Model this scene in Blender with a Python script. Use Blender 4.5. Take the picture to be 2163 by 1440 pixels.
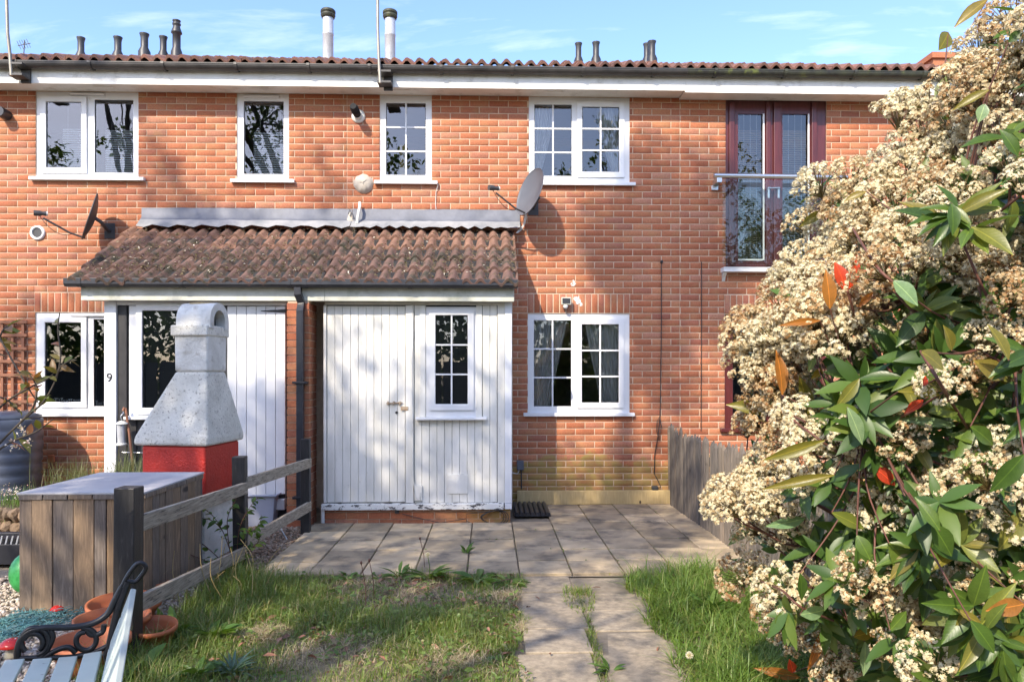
import bpy, math, random
import numpy as np
from mathutils import Vector, Matrix, Euler

random.seed(7)
RNG = np.random.default_rng(11)
for o in list(bpy.data.objects):
    bpy.data.objects.remove(o)
SC = bpy.context.scene
COL = SC.collection

# ------------------------------------------------------------------ camera
F, PW, PH, YH = 1600.0, 2163, 1440, 793.0      # focal length in photo pixels, horizon row
HC, D = 1.52, 8.84                             # eye height, distance to the house wall (y = 0)
TH = math.atan(48 / F)
S_, C_ = math.sin(TH), math.cos(TH)
cam = bpy.data.cameras.new('camera')
camo = bpy.data.objects.new('camera', cam)
COL.objects.link(camo)
camo.location = (0, -D, HC)
camo.rotation_euler = (math.pi / 2, 0, -TH)
cam.sensor_width = 36
cam.lens = 36 * F / PW
cam.shift_y = (YH - PH / 2) / PW
cam.clip_start, cam.clip_end = 0.05, 2000
SC.camera = camo

# ------------------------------------------------------------------ sky, sun, exposure
SUN = Vector((-0.52, -1.0, 0.88)).normalized()   # towards the sun
elev = math.asin(SUN.z)
azim = math.atan2(SUN.x, SUN.y)                  # clockwise from +Y
w = bpy.data.worlds.new('World')
SC.world = w
w.use_nodes = True
nt = w.node_tree
nt.nodes.clear()
out = nt.nodes.new('ShaderNodeOutputWorld')
bg = nt.nodes.new('ShaderNodeBackground')
bg.inputs[1].default_value = 0.15
sky = nt.nodes.new('ShaderNodeTexSky')
sky.sky_type = 'NISHITA'
sky.sun_disc = False
sky.sun_elevation = elev
sky.sun_rotation = azim
sky.air_density = 1.0
sky.dust_density = 1.3
sky.ozone_density = 6.0
tc = nt.nodes.new('ShaderNodeTexCoord')
sep = nt.nodes.new('ShaderNodeSeparateXYZ')
nt.links.new(tc.outputs['Generated'], sep.inputs[0])
zz = nt.nodes.new('ShaderNodeMath'); zz.operation = 'ADD'; zz.inputs[1].default_value = 0.18
nt.links.new(sep.outputs[2], zz.inputs[0])
dv = []
for k in (0, 1):
    m = nt.nodes.new('ShaderNodeMath'); m.operation = 'DIVIDE'
    nt.links.new(sep.outputs[k], m.inputs[0]); nt.links.new(zz.outputs[0], m.inputs[1]); dv.append(m)
cmb = nt.nodes.new('ShaderNodeCombineXYZ')
nt.links.new(dv[0].outputs[0], cmb.inputs[0]); nt.links.new(dv[1].outputs[0], cmb.inputs[1])
mp = nt.nodes.new('ShaderNodeMapping')
mp.inputs['Scale'].default_value = (0.9, 2.6, 1); mp.inputs['Rotation'].default_value = (0, 0, 0.25)
mp.inputs['Location'].default_value = (1.7, 0.4, 0)
nt.links.new(cmb.outputs[0], mp.inputs[0])
no = nt.nodes.new('ShaderNodeTexNoise'); no.inputs['Scale'].default_value = 1.6
no.inputs['Detail'].default_value = 9; no.inputs['Roughness'].default_value = 0.58
no.inputs['Distortion'].default_value = 0.5
nt.links.new(mp.outputs[0], no.inputs['Vector'])
cr = nt.nodes.new('ShaderNodeValToRGB')
cr.color_ramp.elements[0].position = 0.52; cr.color_ramp.elements[0].color = (0, 0, 0, 1)
cr.color_ramp.elements[1].position = 0.95; cr.color_ramp.elements[1].color = (0.7, 0.7, 0.7, 1)
nt.links.new(no.outputs[0], cr.inputs[0])
mx = nt.nodes.new('ShaderNodeMixRGB')
tint = nt.nodes.new('ShaderNodeMixRGB'); tint.blend_type = 'MULTIPLY'; tint.inputs[0].default_value = 1.0
tint.inputs[2].default_value = (1.0, .975, 1.05, 1)
nt.links.new(sky.outputs[0], tint.inputs[1])
nt.links.new(cr.outputs[0], mx.inputs[0]); nt.links.new(tint.outputs[0], mx.inputs[1])
mx.inputs[2].default_value = (5.6, 5.8, 6.2, 1)
nt.links.new(mx.outputs[0], bg.inputs[0])
nt.links.new(bg.outputs[0], out.inputs[0])

sl = bpy.data.lights.new('sun', 'SUN')
sl.energy = 2.3
sl.angle = math.radians(0.45)
sl.color = (1.0, 0.925, 0.81)
so = bpy.data.objects.new('sun', sl)
COL.objects.link(so)
so.rotation_euler = SUN.to_track_quat('Z', 'Y').to_euler()
so.location = (-6, -12, 14)

SC.view_settings.view_transform = 'Standard'
SC.view_settings.look = 'None'
SC.view_settings.gamma = 1
SC.view_settings.use_curve_mapping = False
SC.view_settings.exposure = 1.52
SC.view_settings.use_white_balance = True
SC.view_settings.white_balance_temperature = 7050
SC.render.engine = 'CYCLES'
SC.cycles.max_bounces = 8
SC.cycles.transparent_max_bounces = 12

# ------------------------------------------------------------------ measuring helpers (photo pixel -> place)
def at(px, py, Y):
    """point on the upright plane y = Y seen at a photo pixel"""
    k = (px - PW / 2) / F
    Wd = Y + D
    X = Wd * (S_ + k * C_) / (C_ - k * S_)
    d = X * S_ + Wd * C_
    return Vector((X, Y, HC + (YH - py) * d / F))
def atd(px, py, d):
    r = (px - PW / 2) / F * d
    return Vector((r * C_ + d * S_, d * C_ - r * S_ - D, HC + (YH - py) * d / F))
def gnd(px, py, z=0.0):
    p = atd(px, py, F * (HC - z) / (py - YH))
    p.z = z
    return p
def aX(px, Y=0.0): return at(px, 0, Y).x
def aZ(py, px, Y=0.0): return at(px, py, Y).z
def proj(p):
    Wd = p[1] + D
    d = p[0] * S_ + Wd * C_
    r = p[0] * C_ - Wd * S_
    return PW / 2 + F * r / d, YH - F * (p[2] - HC) / d
def on_plane(px, py, P, n):
    a = Vector((0, -D, HC)); b = atd(px, py, 1.0) - a
    return a + b * ((P - a).dot(n) / b.dot(n))

# ------------------------------------------------------------------ object helpers
WM = {}
def link(o, parent=None, world=None):
    COL.objects.link(o)
    wm = world if world is not None else Matrix.Identity(4)
    WM[o.name] = wm
    o.matrix_basis = wm
    if parent is not None:
        o.parent = parent
        o.matrix_parent_inverse = WM[parent.name].inverted()
    return o
def thing(name, label, cat, loc=(0, 0, 0), group=None):
    o = bpy.data.objects.new(name, None)
    o.empty_display_size = 0.2
    link(o, None, Matrix.Translation(Vector(loc)))
    o['label'] = label; o['category'] = cat
    if group: o['group'] = group
    return o
def tag(o, label=None, cat=None, group=None, kind=None):
    if label: o['label'] = label
    if cat: o['category'] = cat
    if group: o['group'] = group
    if kind: o['kind'] = kind
    return o
def np_mesh(name, v, f, smooth=False):
    v = np.asarray(v, dtype=np.float32); f = np.asarray(f, dtype=np.int32)
    me = bpy.data.meshes.new(name)
    n, k = f.shape
    me.vertices.add(len(v)); me.vertices.foreach_set('co', v.ravel())
    me.loops.add(n * k); me.loops.foreach_set('vertex_index', f.ravel())
    me.polygons.add(n)
    me.polygons.foreach_set('loop_start', np.arange(0, n * k, k, dtype=np.int32))
    me.polygons.foreach_set('loop_total', np.full(n, k, dtype=np.int32))
    if smooth: me.polygons.foreach_set('use_smooth', np.ones(n, dtype=bool))
    me.update(); me.validate()
    return me
def np_obj(name, v, f, mat, parent=None, smooth=False, kind=None):
    me = np_mesh(name, v, f, smooth)
    me.materials.append(mat)
    o = bpy.data.objects.new(name, me)
    link(o, parent)
    if kind: o['kind'] = kind
    return o
class MB:
    def __init__(s): s.v = []; s.f = []; s.sm = []
    def add(s, vs, fs, sm=False):
        b = len(s.v); s.v += [tuple(p) for p in vs]
        s.f += [tuple(b + i for i in q) for q in fs]; s.sm += [sm] * len(fs)
        return s
    def box(s, x0, x1, y0, y1, z0, z1, M=None):
        vs = [(x0,y0,z0),(x1,y0,z0),(x1,y1,z0),(x0,y1,z0),(x0,y0,z1),(x1,y0,z1),(x1,y1,z1),(x0,y1,z1)]
        if M is not None: vs = [M @ Vector(p) for p in vs]
        return s.add(vs, [(0,3,2,1),(4,5,6,7),(0,1,5,4),(1,2,6,5),(2,3,7,6),(3,0,4,7)])
    def hexa(s, vs):
        return s.add(vs, [(0,3,2,1),(4,5,6,7),(0,1,5,4),(1,2,6,5),(2,3,7,6),(3,0,4,7)])
    def quad(s, a, b, c, d): return s.add([a, b, c, d], [(0,1,2,3)])
    def tube(s, pts, r, n=8, caps=True, flat=1.0, sm=True):
        pts = [Vector(p) for p in pts]
        rs = r if isinstance(r, (list, tuple)) else [r] * len(pts)
        vs = []; fs = []
        t0 = (pts[1] - pts[0]).normalized()
        ref = Vector((0, 0, 1)) if abs(t0.z) < 0.9 else Vector((1, 0, 0))
        u = t0.cross(ref).normalized()
        for i, p in enumerate(pts):
            t = (pts[min(i + 1, len(pts) - 1)] - pts[max(i - 1, 0)])
            if t.length < 1e-9: t = t0
            t.normalize()
            u = (u - t * u.dot(t))
            if u.length < 1e-6: u = t.orthogonal()
            u.normalize(); v = t.cross(u)
            for k in range(n):
                a = 2 * math.pi * (k + 0.5) / n
                vs.append(p + u * (math.cos(a) * rs[i]) + v * (math.sin(a) * rs[i] * flat))
        for i in range(len(pts) - 1):
            for k in range(n):
                a = i * n + k; b = i * n + (k + 1) % n
                fs.append((a, b, b + n, a + n))
        s.add(vs, fs, sm)
        if caps:
            s.add(vs[:n], [tuple(range(n))[::-1]]); s.add(vs[-n:], [tuple(range(n))])
        return s
    def lathe(s, prof, n=24, M=None, sm=True):
        vs = []; fs = []
        for (r, z) in prof:
            for k in range(n):
                a = 2 * math.pi * k / n
                p = Vector((r * math.cos(a), r * math.sin(a), z))
                vs.append(M @ p if M is not None else p)
        for i in range(len(prof) - 1):
            for k in range(n):
                a = i * n + k; b = i * n + (k + 1) % n
                fs.append((a, b, b + n, a + n))
        return s.add(vs, fs, sm)
    def prism(s, poly, y0, y1, M=None):
        """poly of (x, z), extruded along y"""
        n = len(poly)
        vs = [Vector((x, y0, z)) for x, z in poly] + [Vector((x, y1, z)) for x, z in poly]
        if M is not None: vs = [M @ p for p in vs]
        fs = [tuple(range(n)), tuple(range(2 * n - 1, n - 1, -1))]
        fs += [(i, i + n, (i + 1) % n + n, (i + 1) % n) for i in range(n)]
        return s.add(vs, fs)
    def prismx(s, poly, x0, x1, M=None, closed=True, sm=False):
        """poly of (y, z), extruded along x"""
        n = len(poly)
        vs = [Vector((x0, y, z)) for y, z in poly] + [Vector((x1, y, z)) for y, z in poly]
        if M is not None: vs = [M @ p for p in vs]
        if closed:
            s.add(vs, [tuple(range(n)), tuple(range(2 * n - 1, n - 1, -1))])
        m = n if closed else n - 1
        return s.add(vs, [(i, i + n, (i + 1) % n + n, (i + 1) % n) for i in range(m)], sm)
    def mesh(s, name):
        me = bpy.data.meshes.new(name)
        me.from_pydata(s.v, [], s.f)
        if any(s.sm): me.polygons.foreach_set('use_smooth', s.sm)
        me.validate(); me.update()
        return me
    def build(s, name, mat, parent=None, bev=0.0, kind=None, recalc=True, seg=2):
        me = s.mesh(name)
        if recalc:
            import bmesh
            bm = bmesh.new(); bm.from_mesh(me)
            bmesh.ops.recalc_face_normals(bm, faces=bm.faces[:])
            bm.to_mesh(me); bm.free()
        me.materials.append(mat)
        o = bpy.data.objects.new(name, me)
        link(o, parent)
        if bev > 0:
            m = o.modifiers.new('bevel', 'BEVEL'); m.width = bev; m.segments = seg
            m.limit_method = 'ANGLE'; m.angle_limit = math.radians(40)
        if kind: o['kind'] = kind
        return o
def inst(name, me, parent, M):
    o = bpy.data.objects.new(name, me)
    return link(o, parent, M)

# many leaf or blade shapes in one array mesh
def leaf_arrays(base, dirn, nor, L, Wd, nseg=4, droop=0.25, fold=0.25, shape=0.85):
    base = np.asarray(base, float); dirn = np.asarray(dirn, float); nor = np.asarray(nor, float)
    N = len(base)
    L = np.broadcast_to(np.asarray(L, float), N); Wd = np.broadcast_to(np.asarray(Wd, float), N)
    dirn = dirn / np.linalg.norm(dirn, axis=1, keepdims=True)
    nor = nor - dirn * np.sum(nor * dirn, 1, keepdims=True)
    nor = nor / (np.linalg.norm(nor, axis=1, keepdims=True) + 1e-9)
    side = np.cross(dirn, nor)
    t = np.linspace(0, 1, nseg + 1)
    wv = np.sin(np.pi * np.clip(t, 0.02, 0.985) ** shape)
    V = np.zeros((N, nseg + 1, 3, 3))
    for i, ti in enumerate(t):
        c = base + dirn * (L * ti)[:, None] - nor * (L * droop * ti * ti)[:, None]
        hw = (Wd * 0.5 * wv[i])[:, None]
        up = nor * hw * fold
        V[:, i, 0] = c - side * hw + up
        V[:, i, 1] = c
        V[:, i, 2] = c + side * hw + up
    fs = []
    for i in range(nseg):
        for j in (0, 1):
            a = i * 3 + j
            fs.append((a, a + 1, a + 4, a + 3))
    fs = np.array(fs)
    nv = (nseg + 1) * 3
    Fc = (np.arange(N)[:, None, None] * nv + fs[None]).reshape(-1, 4)
    return V.reshape(-1, 3), Fc
def blade_arrays(base, dirn, L, Wd, bend, nseg=3):
    """grass blades: bend vector is horizontal drift at the tip"""
    N = len(base)
    t = np.linspace(0, 1, nseg + 1)
    side = np.cross(dirn, np.array([0, 0, 1.0]))
    side /= (np.linalg.norm(side, axis=1, keepdims=True) + 1e-9)
    V = np.zeros((N, nseg + 1, 2, 3))
    for i, ti in enumerate(t):
        c = base + np.array([0, 0, 1.0]) * (L * ti * (1 - 0.35 * bend * ti))[:, None] + dirn * (L * bend * ti * ti)[:, None]
        hw = (Wd * 0.5 * (1 - ti ** 1.6) + 0.0003)[:, None]
        V[:, i, 0] = c - side * hw; V[:, i, 1] = c + side * hw
    fs = np.array([(2*i, 2*i+1, 2*i+3, 2*i+2) for i in range(nseg)])
    nv = (nseg + 1) * 2
    return V.reshape(-1, 3), (np.arange(N)[:, None, None] * nv + fs[None]).reshape(-1, 4)
def unit(v):
    v = np.asarray(v, float); return v / (np.linalg.norm(v, axis=-1, keepdims=True) + 1e-9)

# ------------------------------------------------------------------ materials
def srgb(r, g, b):
    f = lambda c: c / 12.92 if c <= 0.04045 else ((c + 0.055) / 1.055) ** 2.4
    return (f(r / 255), f(g / 255), f(b / 255), 1)
class NT:
    def __init__(s, name):
        s.m = bpy.data.materials.new(name); s.m.use_nodes = True
        s.t = s.m.node_tree; s.b = s.t.nodes['Principled BSDF']; s.o = s.t.nodes['Material Output']
    def n(s, ty, **kw):
        x = s.t.nodes.new(ty)
        for k, v in kw.items(): setattr(x, k, v)
        return x
    def l(s, a, b): s.t.links.new(a, b)
    def pos(s, coord='pos', scale=(1, 1, 1)):
        if coord == 'pos': src = s.n('ShaderNodeNewGeometry').outputs['Position']
        else:
            src = s.n('ShaderNodeTexCoord').outputs['Object']
            a = s.n('ShaderNodeVectorMath', operation='ADD')
            oi = s.n('ShaderNodeObjectInfo')
            ml = s.n('ShaderNodeMath', operation='MULTIPLY'); ml.inputs[1].default_value = 37.0
            s.l(oi.outputs['Random'], ml.inputs[0])
            s.l(src, a.inputs[0]); s.l(ml.outputs[0], a.inputs[1]); src = a.outputs[0]
        mp = s.n('ShaderNodeMapping'); mp.inputs['Scale'].default_value = scale
        s.l(src, mp.inputs[0]); return mp.outputs[0]
    def noise(s, vec, scale, detail=6, rough=0.6, dist=0.0):
        x = s.n('ShaderNodeTexNoise'); x.inputs['Scale'].default_value = scale
        x.inputs['Detail'].default_value = detail; x.inputs['Roughness'].default_value = rough
        x.inputs['Distortion'].default_value = dist
        s.l(vec, x.inputs['Vector']); return x.outputs[0]
    def ramp(s, fac, stops):
        x = s.n('ShaderNodeValToRGB'); e = x.color_ramp.elements
        while len(e) < len(stops): e.new(0.5)
        for i, (p, c) in enumerate(stops):
            e[i].position = p; e[i].color = c if len(c) == 4 else (*c, 1)
        s.l(fac, x.inputs[0]); return x.outputs[0]
    def mix(s, fac, a, b, mode='MIX'):
        x = s.n('ShaderNodeMixRGB', blend_type=mode)
        for i, v in ((0, fac), (1, a), (2, b)):
            if isinstance(v, (int, float)): x.inputs[i].default_value = v
            elif isinstance(v, tuple): x.inputs[i].default_value = v if len(v) == 4 else (*v, 1)
            else: s.l(v, x.inputs[i])
        return x.outputs[0]
    def math(s, op, a, b=0.0, clamp=False):
        x = s.n('ShaderNodeMath', operation=op); x.use_clamp = clamp
        for i, v in ((0, a), (1, b)):
            if isinstance(v, (int, float)): x.inputs[i].default_value = v
            else: s.l(v, x.inputs[i])
        return x.outputs[0]
    def bump(s, h, strength, dist=0.01):
        x = s.n('ShaderNodeBump'); x.inputs['Strength'].default_value = strength
        x.inputs['Distance'].default_value = dist
        s.l(h, x.inputs['Height']); s.l(x.outputs[0], s.b.inputs['Normal']); return x
    def col(s, c):
        if isinstance(c, tuple): s.b.inputs['Base Color'].default_value = c if len(c) == 4 else (*c, 1)
        else: s.l(c, s.b.inputs['Base Color'])
    def rough(s, r):
        if isinstance(r, (int, float)): s.b.inputs['Roughness'].default_value = r
        else: s.l(r, s.b.inputs['Roughness'])
BLK, WHT = (0, 0, 0, 1), (1, 1, 1, 1)
def mat(name, c, c2=None, scale=6, rough=0.6, bump=0.0, bscale=60, metal=0.0, coord='pos', stretch=(1, 1, 1),
        c3=None, s3=3, lo3=0.55, hi3=0.7, lo=0.35, hi=0.65, spec=0.5, orand=0.0, bdist=0.005):
    n = NT(name)
    v = n.pos(coord, stretch)
    cc = c if len(c) == 4 else (*c, 1)
    if c2 is not None:
        cc = n.ramp(n.noise(v, scale), [(lo, c), (hi, c2)])
    if c3 is not None:
        cc = n.mix(n.ramp(n.noise(v, s3, 8, 0.65), [(lo3, BLK), (hi3, WHT)]), cc, c3)
    if orand > 0:
        oi = n.n('ShaderNodeObjectInfo')
        hs = n.n('ShaderNodeHueSaturation')
        n.l(n.math('ADD', n.math('MULTIPLY', oi.outputs['Random'], 2 * orand), 1 - orand), hs.inputs['Value'])
        if isinstance(cc, tuple): hs.inputs['Color'].default_value = cc
        else: n.l(cc, hs.inputs['Color'])
        cc = hs.outputs[0]
    n.col(cc); n.rough(rough)
    n.b.inputs['Metallic'].default_value = metal
    n.b.inputs['Specular IOR Level'].default_value = spec
    if bump > 0: n.bump(n.noise(v, bscale, 8, 0.65), bump, bdist)
    return n.m

def brick_mat(name, single):
    n = NT(name)
    if single: rnd = n.n('ShaderNodeObjectInfo').outputs['Random']
    else: rnd = n.n('ShaderNodeNewGeometry').outputs['Random Per Island']
    base = n.ramp(rnd, [(0.0, (.37, .11, .05)), (0.2, (.46, .165, .076)), (0.45, (.43, .14, .062)),
                        (0.65, (.50, .205, .10)), (0.8, (.39, .13, .07)), (0.92, (.49, .225, .135)), (1.0, (.33, .11, .064))])
    p = n.pos('pos')
    grain = n.noise(p, 55, 8, 0.7)
    base = n.mix(n.ramp(grain, [(0.3, WHT), (0.62, BLK)]), base, n.mix(1.0, base, (.62, .55, .55), 'MULTIPLY'))
    sm = n.noise(n.pos('pos', (1.6, 1, 2.6)), 3.2, 5, 0.6)
    base = n.mix(n.ramp(sm, [(0.5, BLK), (0.68, (.5, .5, .5))]), base, (.38, .20, .085))
    big = n.noise(p, .9, 5, .6)
    base = n.mix(n.ramp(big, [(0.48, BLK), (0.7, (.4, .4, .4))]), base, n.mix(1.0, base, (.72, .66, .66), 'MULTIPLY'))
    ef = n.noise(p, 11, 9, 0.72)
    base = n.mix(n.ramp(ef, [(0.66, BLK), (0.8, (.5, .5, .5))]), base, (.62, .42, .32))
    # green algae at the damp foot of the wall
    g = n.n('ShaderNodeNewGeometry'); sp = n.n('ShaderNodeSeparateXYZ'); n.l(g.outputs['Position'], sp.inputs[0])
    h = n.ramp(n.math('ADD', sp.outputs[2], n.math('MULTIPLY', n.noise(p, 2.2, 5), 0.9)), [(0.95, WHT), (1.5, BLK)])
    xr = n.ramp(n.math('MULTIPLY', n.math('ADD', sp.outputs[0], 3.0), 0.1), [(0.25, BLK), (0.31, WHT)])
    gm = n.mix(1.0, h, xr, 'MULTIPLY')
    gm = n.mix(1.0, gm, n.ramp(n.noise(p, 6, 6), [(0.3, (.15, .15, .15)), (0.62, WHT)]), 'MULTIPLY')
    base = n.mix(n.mix(1.0, gm, (.95, .95, .95), 'MULTIPLY'), base, (.29, .215, .06))
    n.col(base); n.rough(0.85)
    n.bump(grain, 0.35, 0.003)
    return n.m
M_BRICK1 = brick_mat('brick_single', True)
M_BRICKN = brick_mat('brick_many', False)
M_MORTAR = mat('mortar', (.64, .48, .35), (.50, .37, .26), 9, 0.95, 0.5, 120, c3=(.50, .36, .22), s3=1.3, lo3=.58, hi3=.75)
M_UPVC = mat('white_upvc', (.74, .74, .74), (.69, .69, .68), 3, 0.32)
M_UPVCD = mat('white_upvc_grubby', (.74, .74, .70), (.60, .60, .54), 7, 0.4, c3=(.35, .36, .28), s3=9, lo3=.64, hi3=.8)
M_FASCIA = mat('fascia_white', (.80, .79, .74), (.70, .68, .61), 4, 0.45, c3=(.42, .39, .32), s3=5, lo3=.55, hi3=.78)
M_PFASC = mat('porch_fascia_paint', (.60, .60, .52), (.48, .48, .40), 5, 0.55, c3=(.34, .35, .25), s3=4, lo3=.55, hi3=.75)
M_GUT = mat('gutter_weathered', (.028, .026, .025), (.06, .055, .05), 6, 0.45, 0.1, 80)
M_GUTM = mat('gutter_mossy', (.022, .022, .02), (.05, .055, .03), 7, 0.55, 0.2, 80, c3=(.12, .14, .03), s3=8, lo3=.58, hi3=.7)
M_PBLK = mat('black_plastic', (.022, .023, .027), (.035, .036, .042), 5, 0.33)
M_VENT = mat('grey_black_pipe', (.026, .026, .028), (.045, .045, .048), 5, 0.45)
M_FLUE = mat('galvanised_flue', (.55, .56, .57), (.45, .46, .47), 9, 0.42, metal=0.35)
M_LEAD = mat('lead_flashing', (.09, .10, .125), (.16, .17, .20), 3.5, 0.55, 0.35, 14, c3=(.085, .095, .13), s3=1.5, lo3=.5, hi3=.7, bdist=.01)
M_LEADP = mat('lead_patina', (.32, .32, .32), (.20, .21, .22), 5, 0.7, 0.3, 20, bdist=.01)
M_TILE = mat('roof_tile', (.165, .092, .07), (.105, .062, .05), 7, 0.9, 0.6, 70, c3=(.05, .045, .03), s3=6, lo3=.48, hi3=.62, orand=.28)
M_TILET = mat('roof_tile_clean', (.27, .15, .10), (.18, .095, .065), 6, 0.8, 0.4, 70, orand=.15)
M_TILEM = mat('main_roof_tile', (.24, .11, .075), (.15, .075, .058), 7, 0.85, 0.4, 70, c3=(.11, .09, .07), s3=5, lo3=.55, hi3=.68, orand=.25)
M_WPAINT = mat('white_plank_paint', (.70, .71, .72), (.64, .65, .66), 4, 0.4, orand=.02)
def old_paint():
    n = NT('old_white_paint')
    v = n.pos('pos', (1, 1, .25)); p = n.pos('pos')
    c = n.ramp(n.noise(v, 7, 7), [(.35, (.77, .75, .69)), (.7, (.62, .60, .53))])
    c = n.mix(n.ramp(n.noise(n.pos('pos', (1, 1, .5)), 22, 10, .75), [(.60, BLK), (.72, (.8, .8, .8))]), c, (.36, .37, .27))
    c = n.mix(n.ramp(n.noise(p, 30, 10, .8), [(.69, BLK), (.74, WHT)]), c, (.30, .28, .24))
    n.col(c); n.rough(.6); n.bump(n.noise(v, 40, 8), .25, .003)
    return n.m
M_OLDP = old_paint()
def peel_paint():
    n = NT('peeling_sill_paint')
    v = n.pos('pos', (1, 1, 2.2))
    c = n.mix(n.ramp(n.noise(v, 13, 9, .7), [(.54, BLK), (.57, WHT)]), (.74, .73, .68), (.10, .095, .09))
    n.col(c); n.rough(.65); return n.m
M_PEEL = peel_paint()
M_BCLAD = mat('black_stained_cladding', (.018, .017, .018), (.032, .03, .03), 8, 0.55, 0.2, 60)
M_MAHOG = mat('mahogany_frame', (.115, .024, .022), (.075, .016, .016), 5, 0.28, stretch=(6, 1, .6), coord='pos')
def glass_mat(name, refl=1.75, tint=(.93, .96, .95)):
    n = NT(name)
    n.t.nodes.remove(n.b)
    tr = n.n('ShaderNodeBsdfTransparent'); tr.inputs[0].default_value = (*tint, 1)
    gl = n.n('ShaderNodeBsdfGlossy'); gl.inputs['Roughness'].default_value = 0.0
    gl.inputs[0].default_value = (1, 1, 1, 1)
    bp = n.n('ShaderNodeBump'); bp.inputs['Strength'].default_value = .035; bp.inputs['Distance'].default_value = .02
    n.l(n.noise(n.pos('pos'), 2.2, 2), bp.inputs['Height']); n.l(bp.outputs[0], gl.inputs['Normal'])
    fr = n.n('ShaderNodeFresnel'); fr.inputs['IOR'].default_value = refl
    mx_ = n.n('ShaderNodeMixShader')
    n.l(fr.outputs[0], mx_.inputs[0]); n.l(tr.outputs[0], mx_.inputs[1]); n.l(gl.outputs[0], mx_.inputs[2])
    n.l(mx_.outputs[0], n.o.inputs[0]); return n.m
M_GLASS = glass_mat('window_glass', 1.95)
M_GLASSB = glass_mat('balcony_glass', 1.38, (.93, .96, .94))
M_ROOM = mat('room_wall', (.40, .37, .34), (.34, .32, .29), 1, 0.9)
M_DARK = mat('dark_gap', (.03, .03, .03))
def cloth(name, c, t=0.4):
    n = NT(name); n.col(c); n.rough(.9)
    tl = n.n('ShaderNodeBsdfTranslucent'); tl.inputs[0].default_value = (*c, 1)
    mm = n.n('ShaderNodeMixShader'); mm.inputs[0].default_value = t
    n.l(n.b.outputs[0], mm.inputs[1]); n.l(tl.outputs[0], mm.inputs[2]); n.l(mm.outputs[0], n.o.inputs[0]); return n.m
M_CURT = cloth('voile_curtain', (.82, .82, .83), .35)
M_BLINDC = mat('tan_blind_slat', (.46, .32, .22), rough=.5)
M_BLIND = mat('blind_slat', (.84, .84, .85), rough=.5)
def leaf_mat(name, stops, trans=0.35, rough=0.35, island=True, spec=.5, veins=False):
    n = NT(name)
    r = n.n('ShaderNodeNewGeometry').outputs['Random Per Island'] if island else n.n('ShaderNodeObjectInfo').outputs['Random']
    c = n.ramp(r, stops)
    if veins:
        tc_ = n.n('ShaderNodeTexCoord'); sp_ = n.n('ShaderNodeSeparateXYZ'); n.l(tc_.outputs['Object'], sp_.inputs[0])
        ax_ = n.math('ABSOLUTE', sp_.outputs[0])
        rib = n.ramp(ax_, [(.004, WHT), (.014, BLK)])
        sv = n.math('SINE', n.math('MULTIPLY', n.math('SUBTRACT', sp_.outputs[1], n.math('MULTIPLY', ax_, .8)), 75.0))
        svm = n.ramp(sv, [(.80, BLK), (.98, (.13, .13, .13))])
        c = n.mix(n.mix(1.0, rib, svm, 'LIGHTEN'), c, n.mix(1.0, c, (1.9, 1.7, 1.5), 'MULTIPLY'))
        mo = n.noise(n.pos('obj'), 5, 5, .6)
        c = n.mix(n.ramp(mo, [(.4, BLK), (.7, (.6, .6, .6))]), c, n.mix(1.0, c, (.62, .7, .7), 'MULTIPLY'))
        n.bump(svm, .15, .01)
    n.col(c); n.rough(rough); n.b.inputs['Specular IOR Level'].default_value = spec
    tl = n.n('ShaderNodeBsdfTranslucent')
    n.l(n.mix(1.0, c, (1.7, 1.5, .6), 'MULTIPLY'), tl.inputs[0])
    mm = n.n('ShaderNodeMixShader'); mm.inputs[0].default_value = trans
    n.l(n.b.outputs[0], mm.inputs[1]); n.l(tl.outputs[0], mm.inputs[2]); n.l(mm.outputs[0], n.o.inputs[0])
    return n.m
M_WOODG = mat('weathered_rail', (.44, .37, .28), (.25, .205, .15), 8, 0.85, 0.9, 30, stretch=(9, .7, 9), c3=(.10, .08, .06), s3=12, lo3=.55, hi3=.64)
M_PBLACK = mat('black_painted_wood', (.015, .014, .014), (.03, .028, .027), 9, 0.5, 0.35, 40, stretch=(5, 5, .7), c3=(.09, .085, .08), s3=7, lo3=.6, hi3=.78)
def plank_mat(name, a, b, knot, orand, sat=(.9, .35)):
    n = NT(name)
    v = n.pos('obj', (1, 1, .12))
    wv = n.noise(v, 26, 6, .6, 1.2)
    c = n.ramp(wv, [(.3, a), (.5, b), (.72, a)])
    c = n.mix(n.ramp(n.noise(n.pos('obj', (1, 1, .2)), 9, 6, .6), [(.55, BLK), (.75, (.75, .75, .75))]), c, knot)
    vo = n.n('ShaderNodeTexVoronoi'); vo.inputs['Scale'].default_value = 3.3
    n.l(n.pos('obj', (1.6, .3, 1)), vo.inputs['Vector'])
    c = n.mix(n.ramp(vo.outputs['Distance'], [(.05, WHT), (.09, BLK)]), c, (.045, .03, .02))
    oi = n.n('ShaderNodeObjectInfo')
    hs = n.n('ShaderNodeHueSaturation')
    n.l(n.math('ADD', n.math('MULTIPLY', oi.outputs['Random'], 2 * orand), 1 - orand), hs.inputs['Value'])
    n.l(n.math('ADD', n.math('MULTIPLY', oi.outputs['Random'], sat[0]), sat[1]), hs.inputs['Saturation'])
    n.l(c, hs.inputs['Color'])
    n.col(hs.outputs[0]); n.rough(.85); n.bump(wv, .4, .004); return n.m
M_PALLET = plank_mat('pallet_wood', (.32, .215, .13), (.17, .115, .07), (.09, .065, .05), .28, (.6, .5))
M_PICKET = plank_mat('old_picket_wood', (.20, .155, .115), (.12, .095, .07), (.075, .065, .05), .35, (.4, .6))
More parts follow.
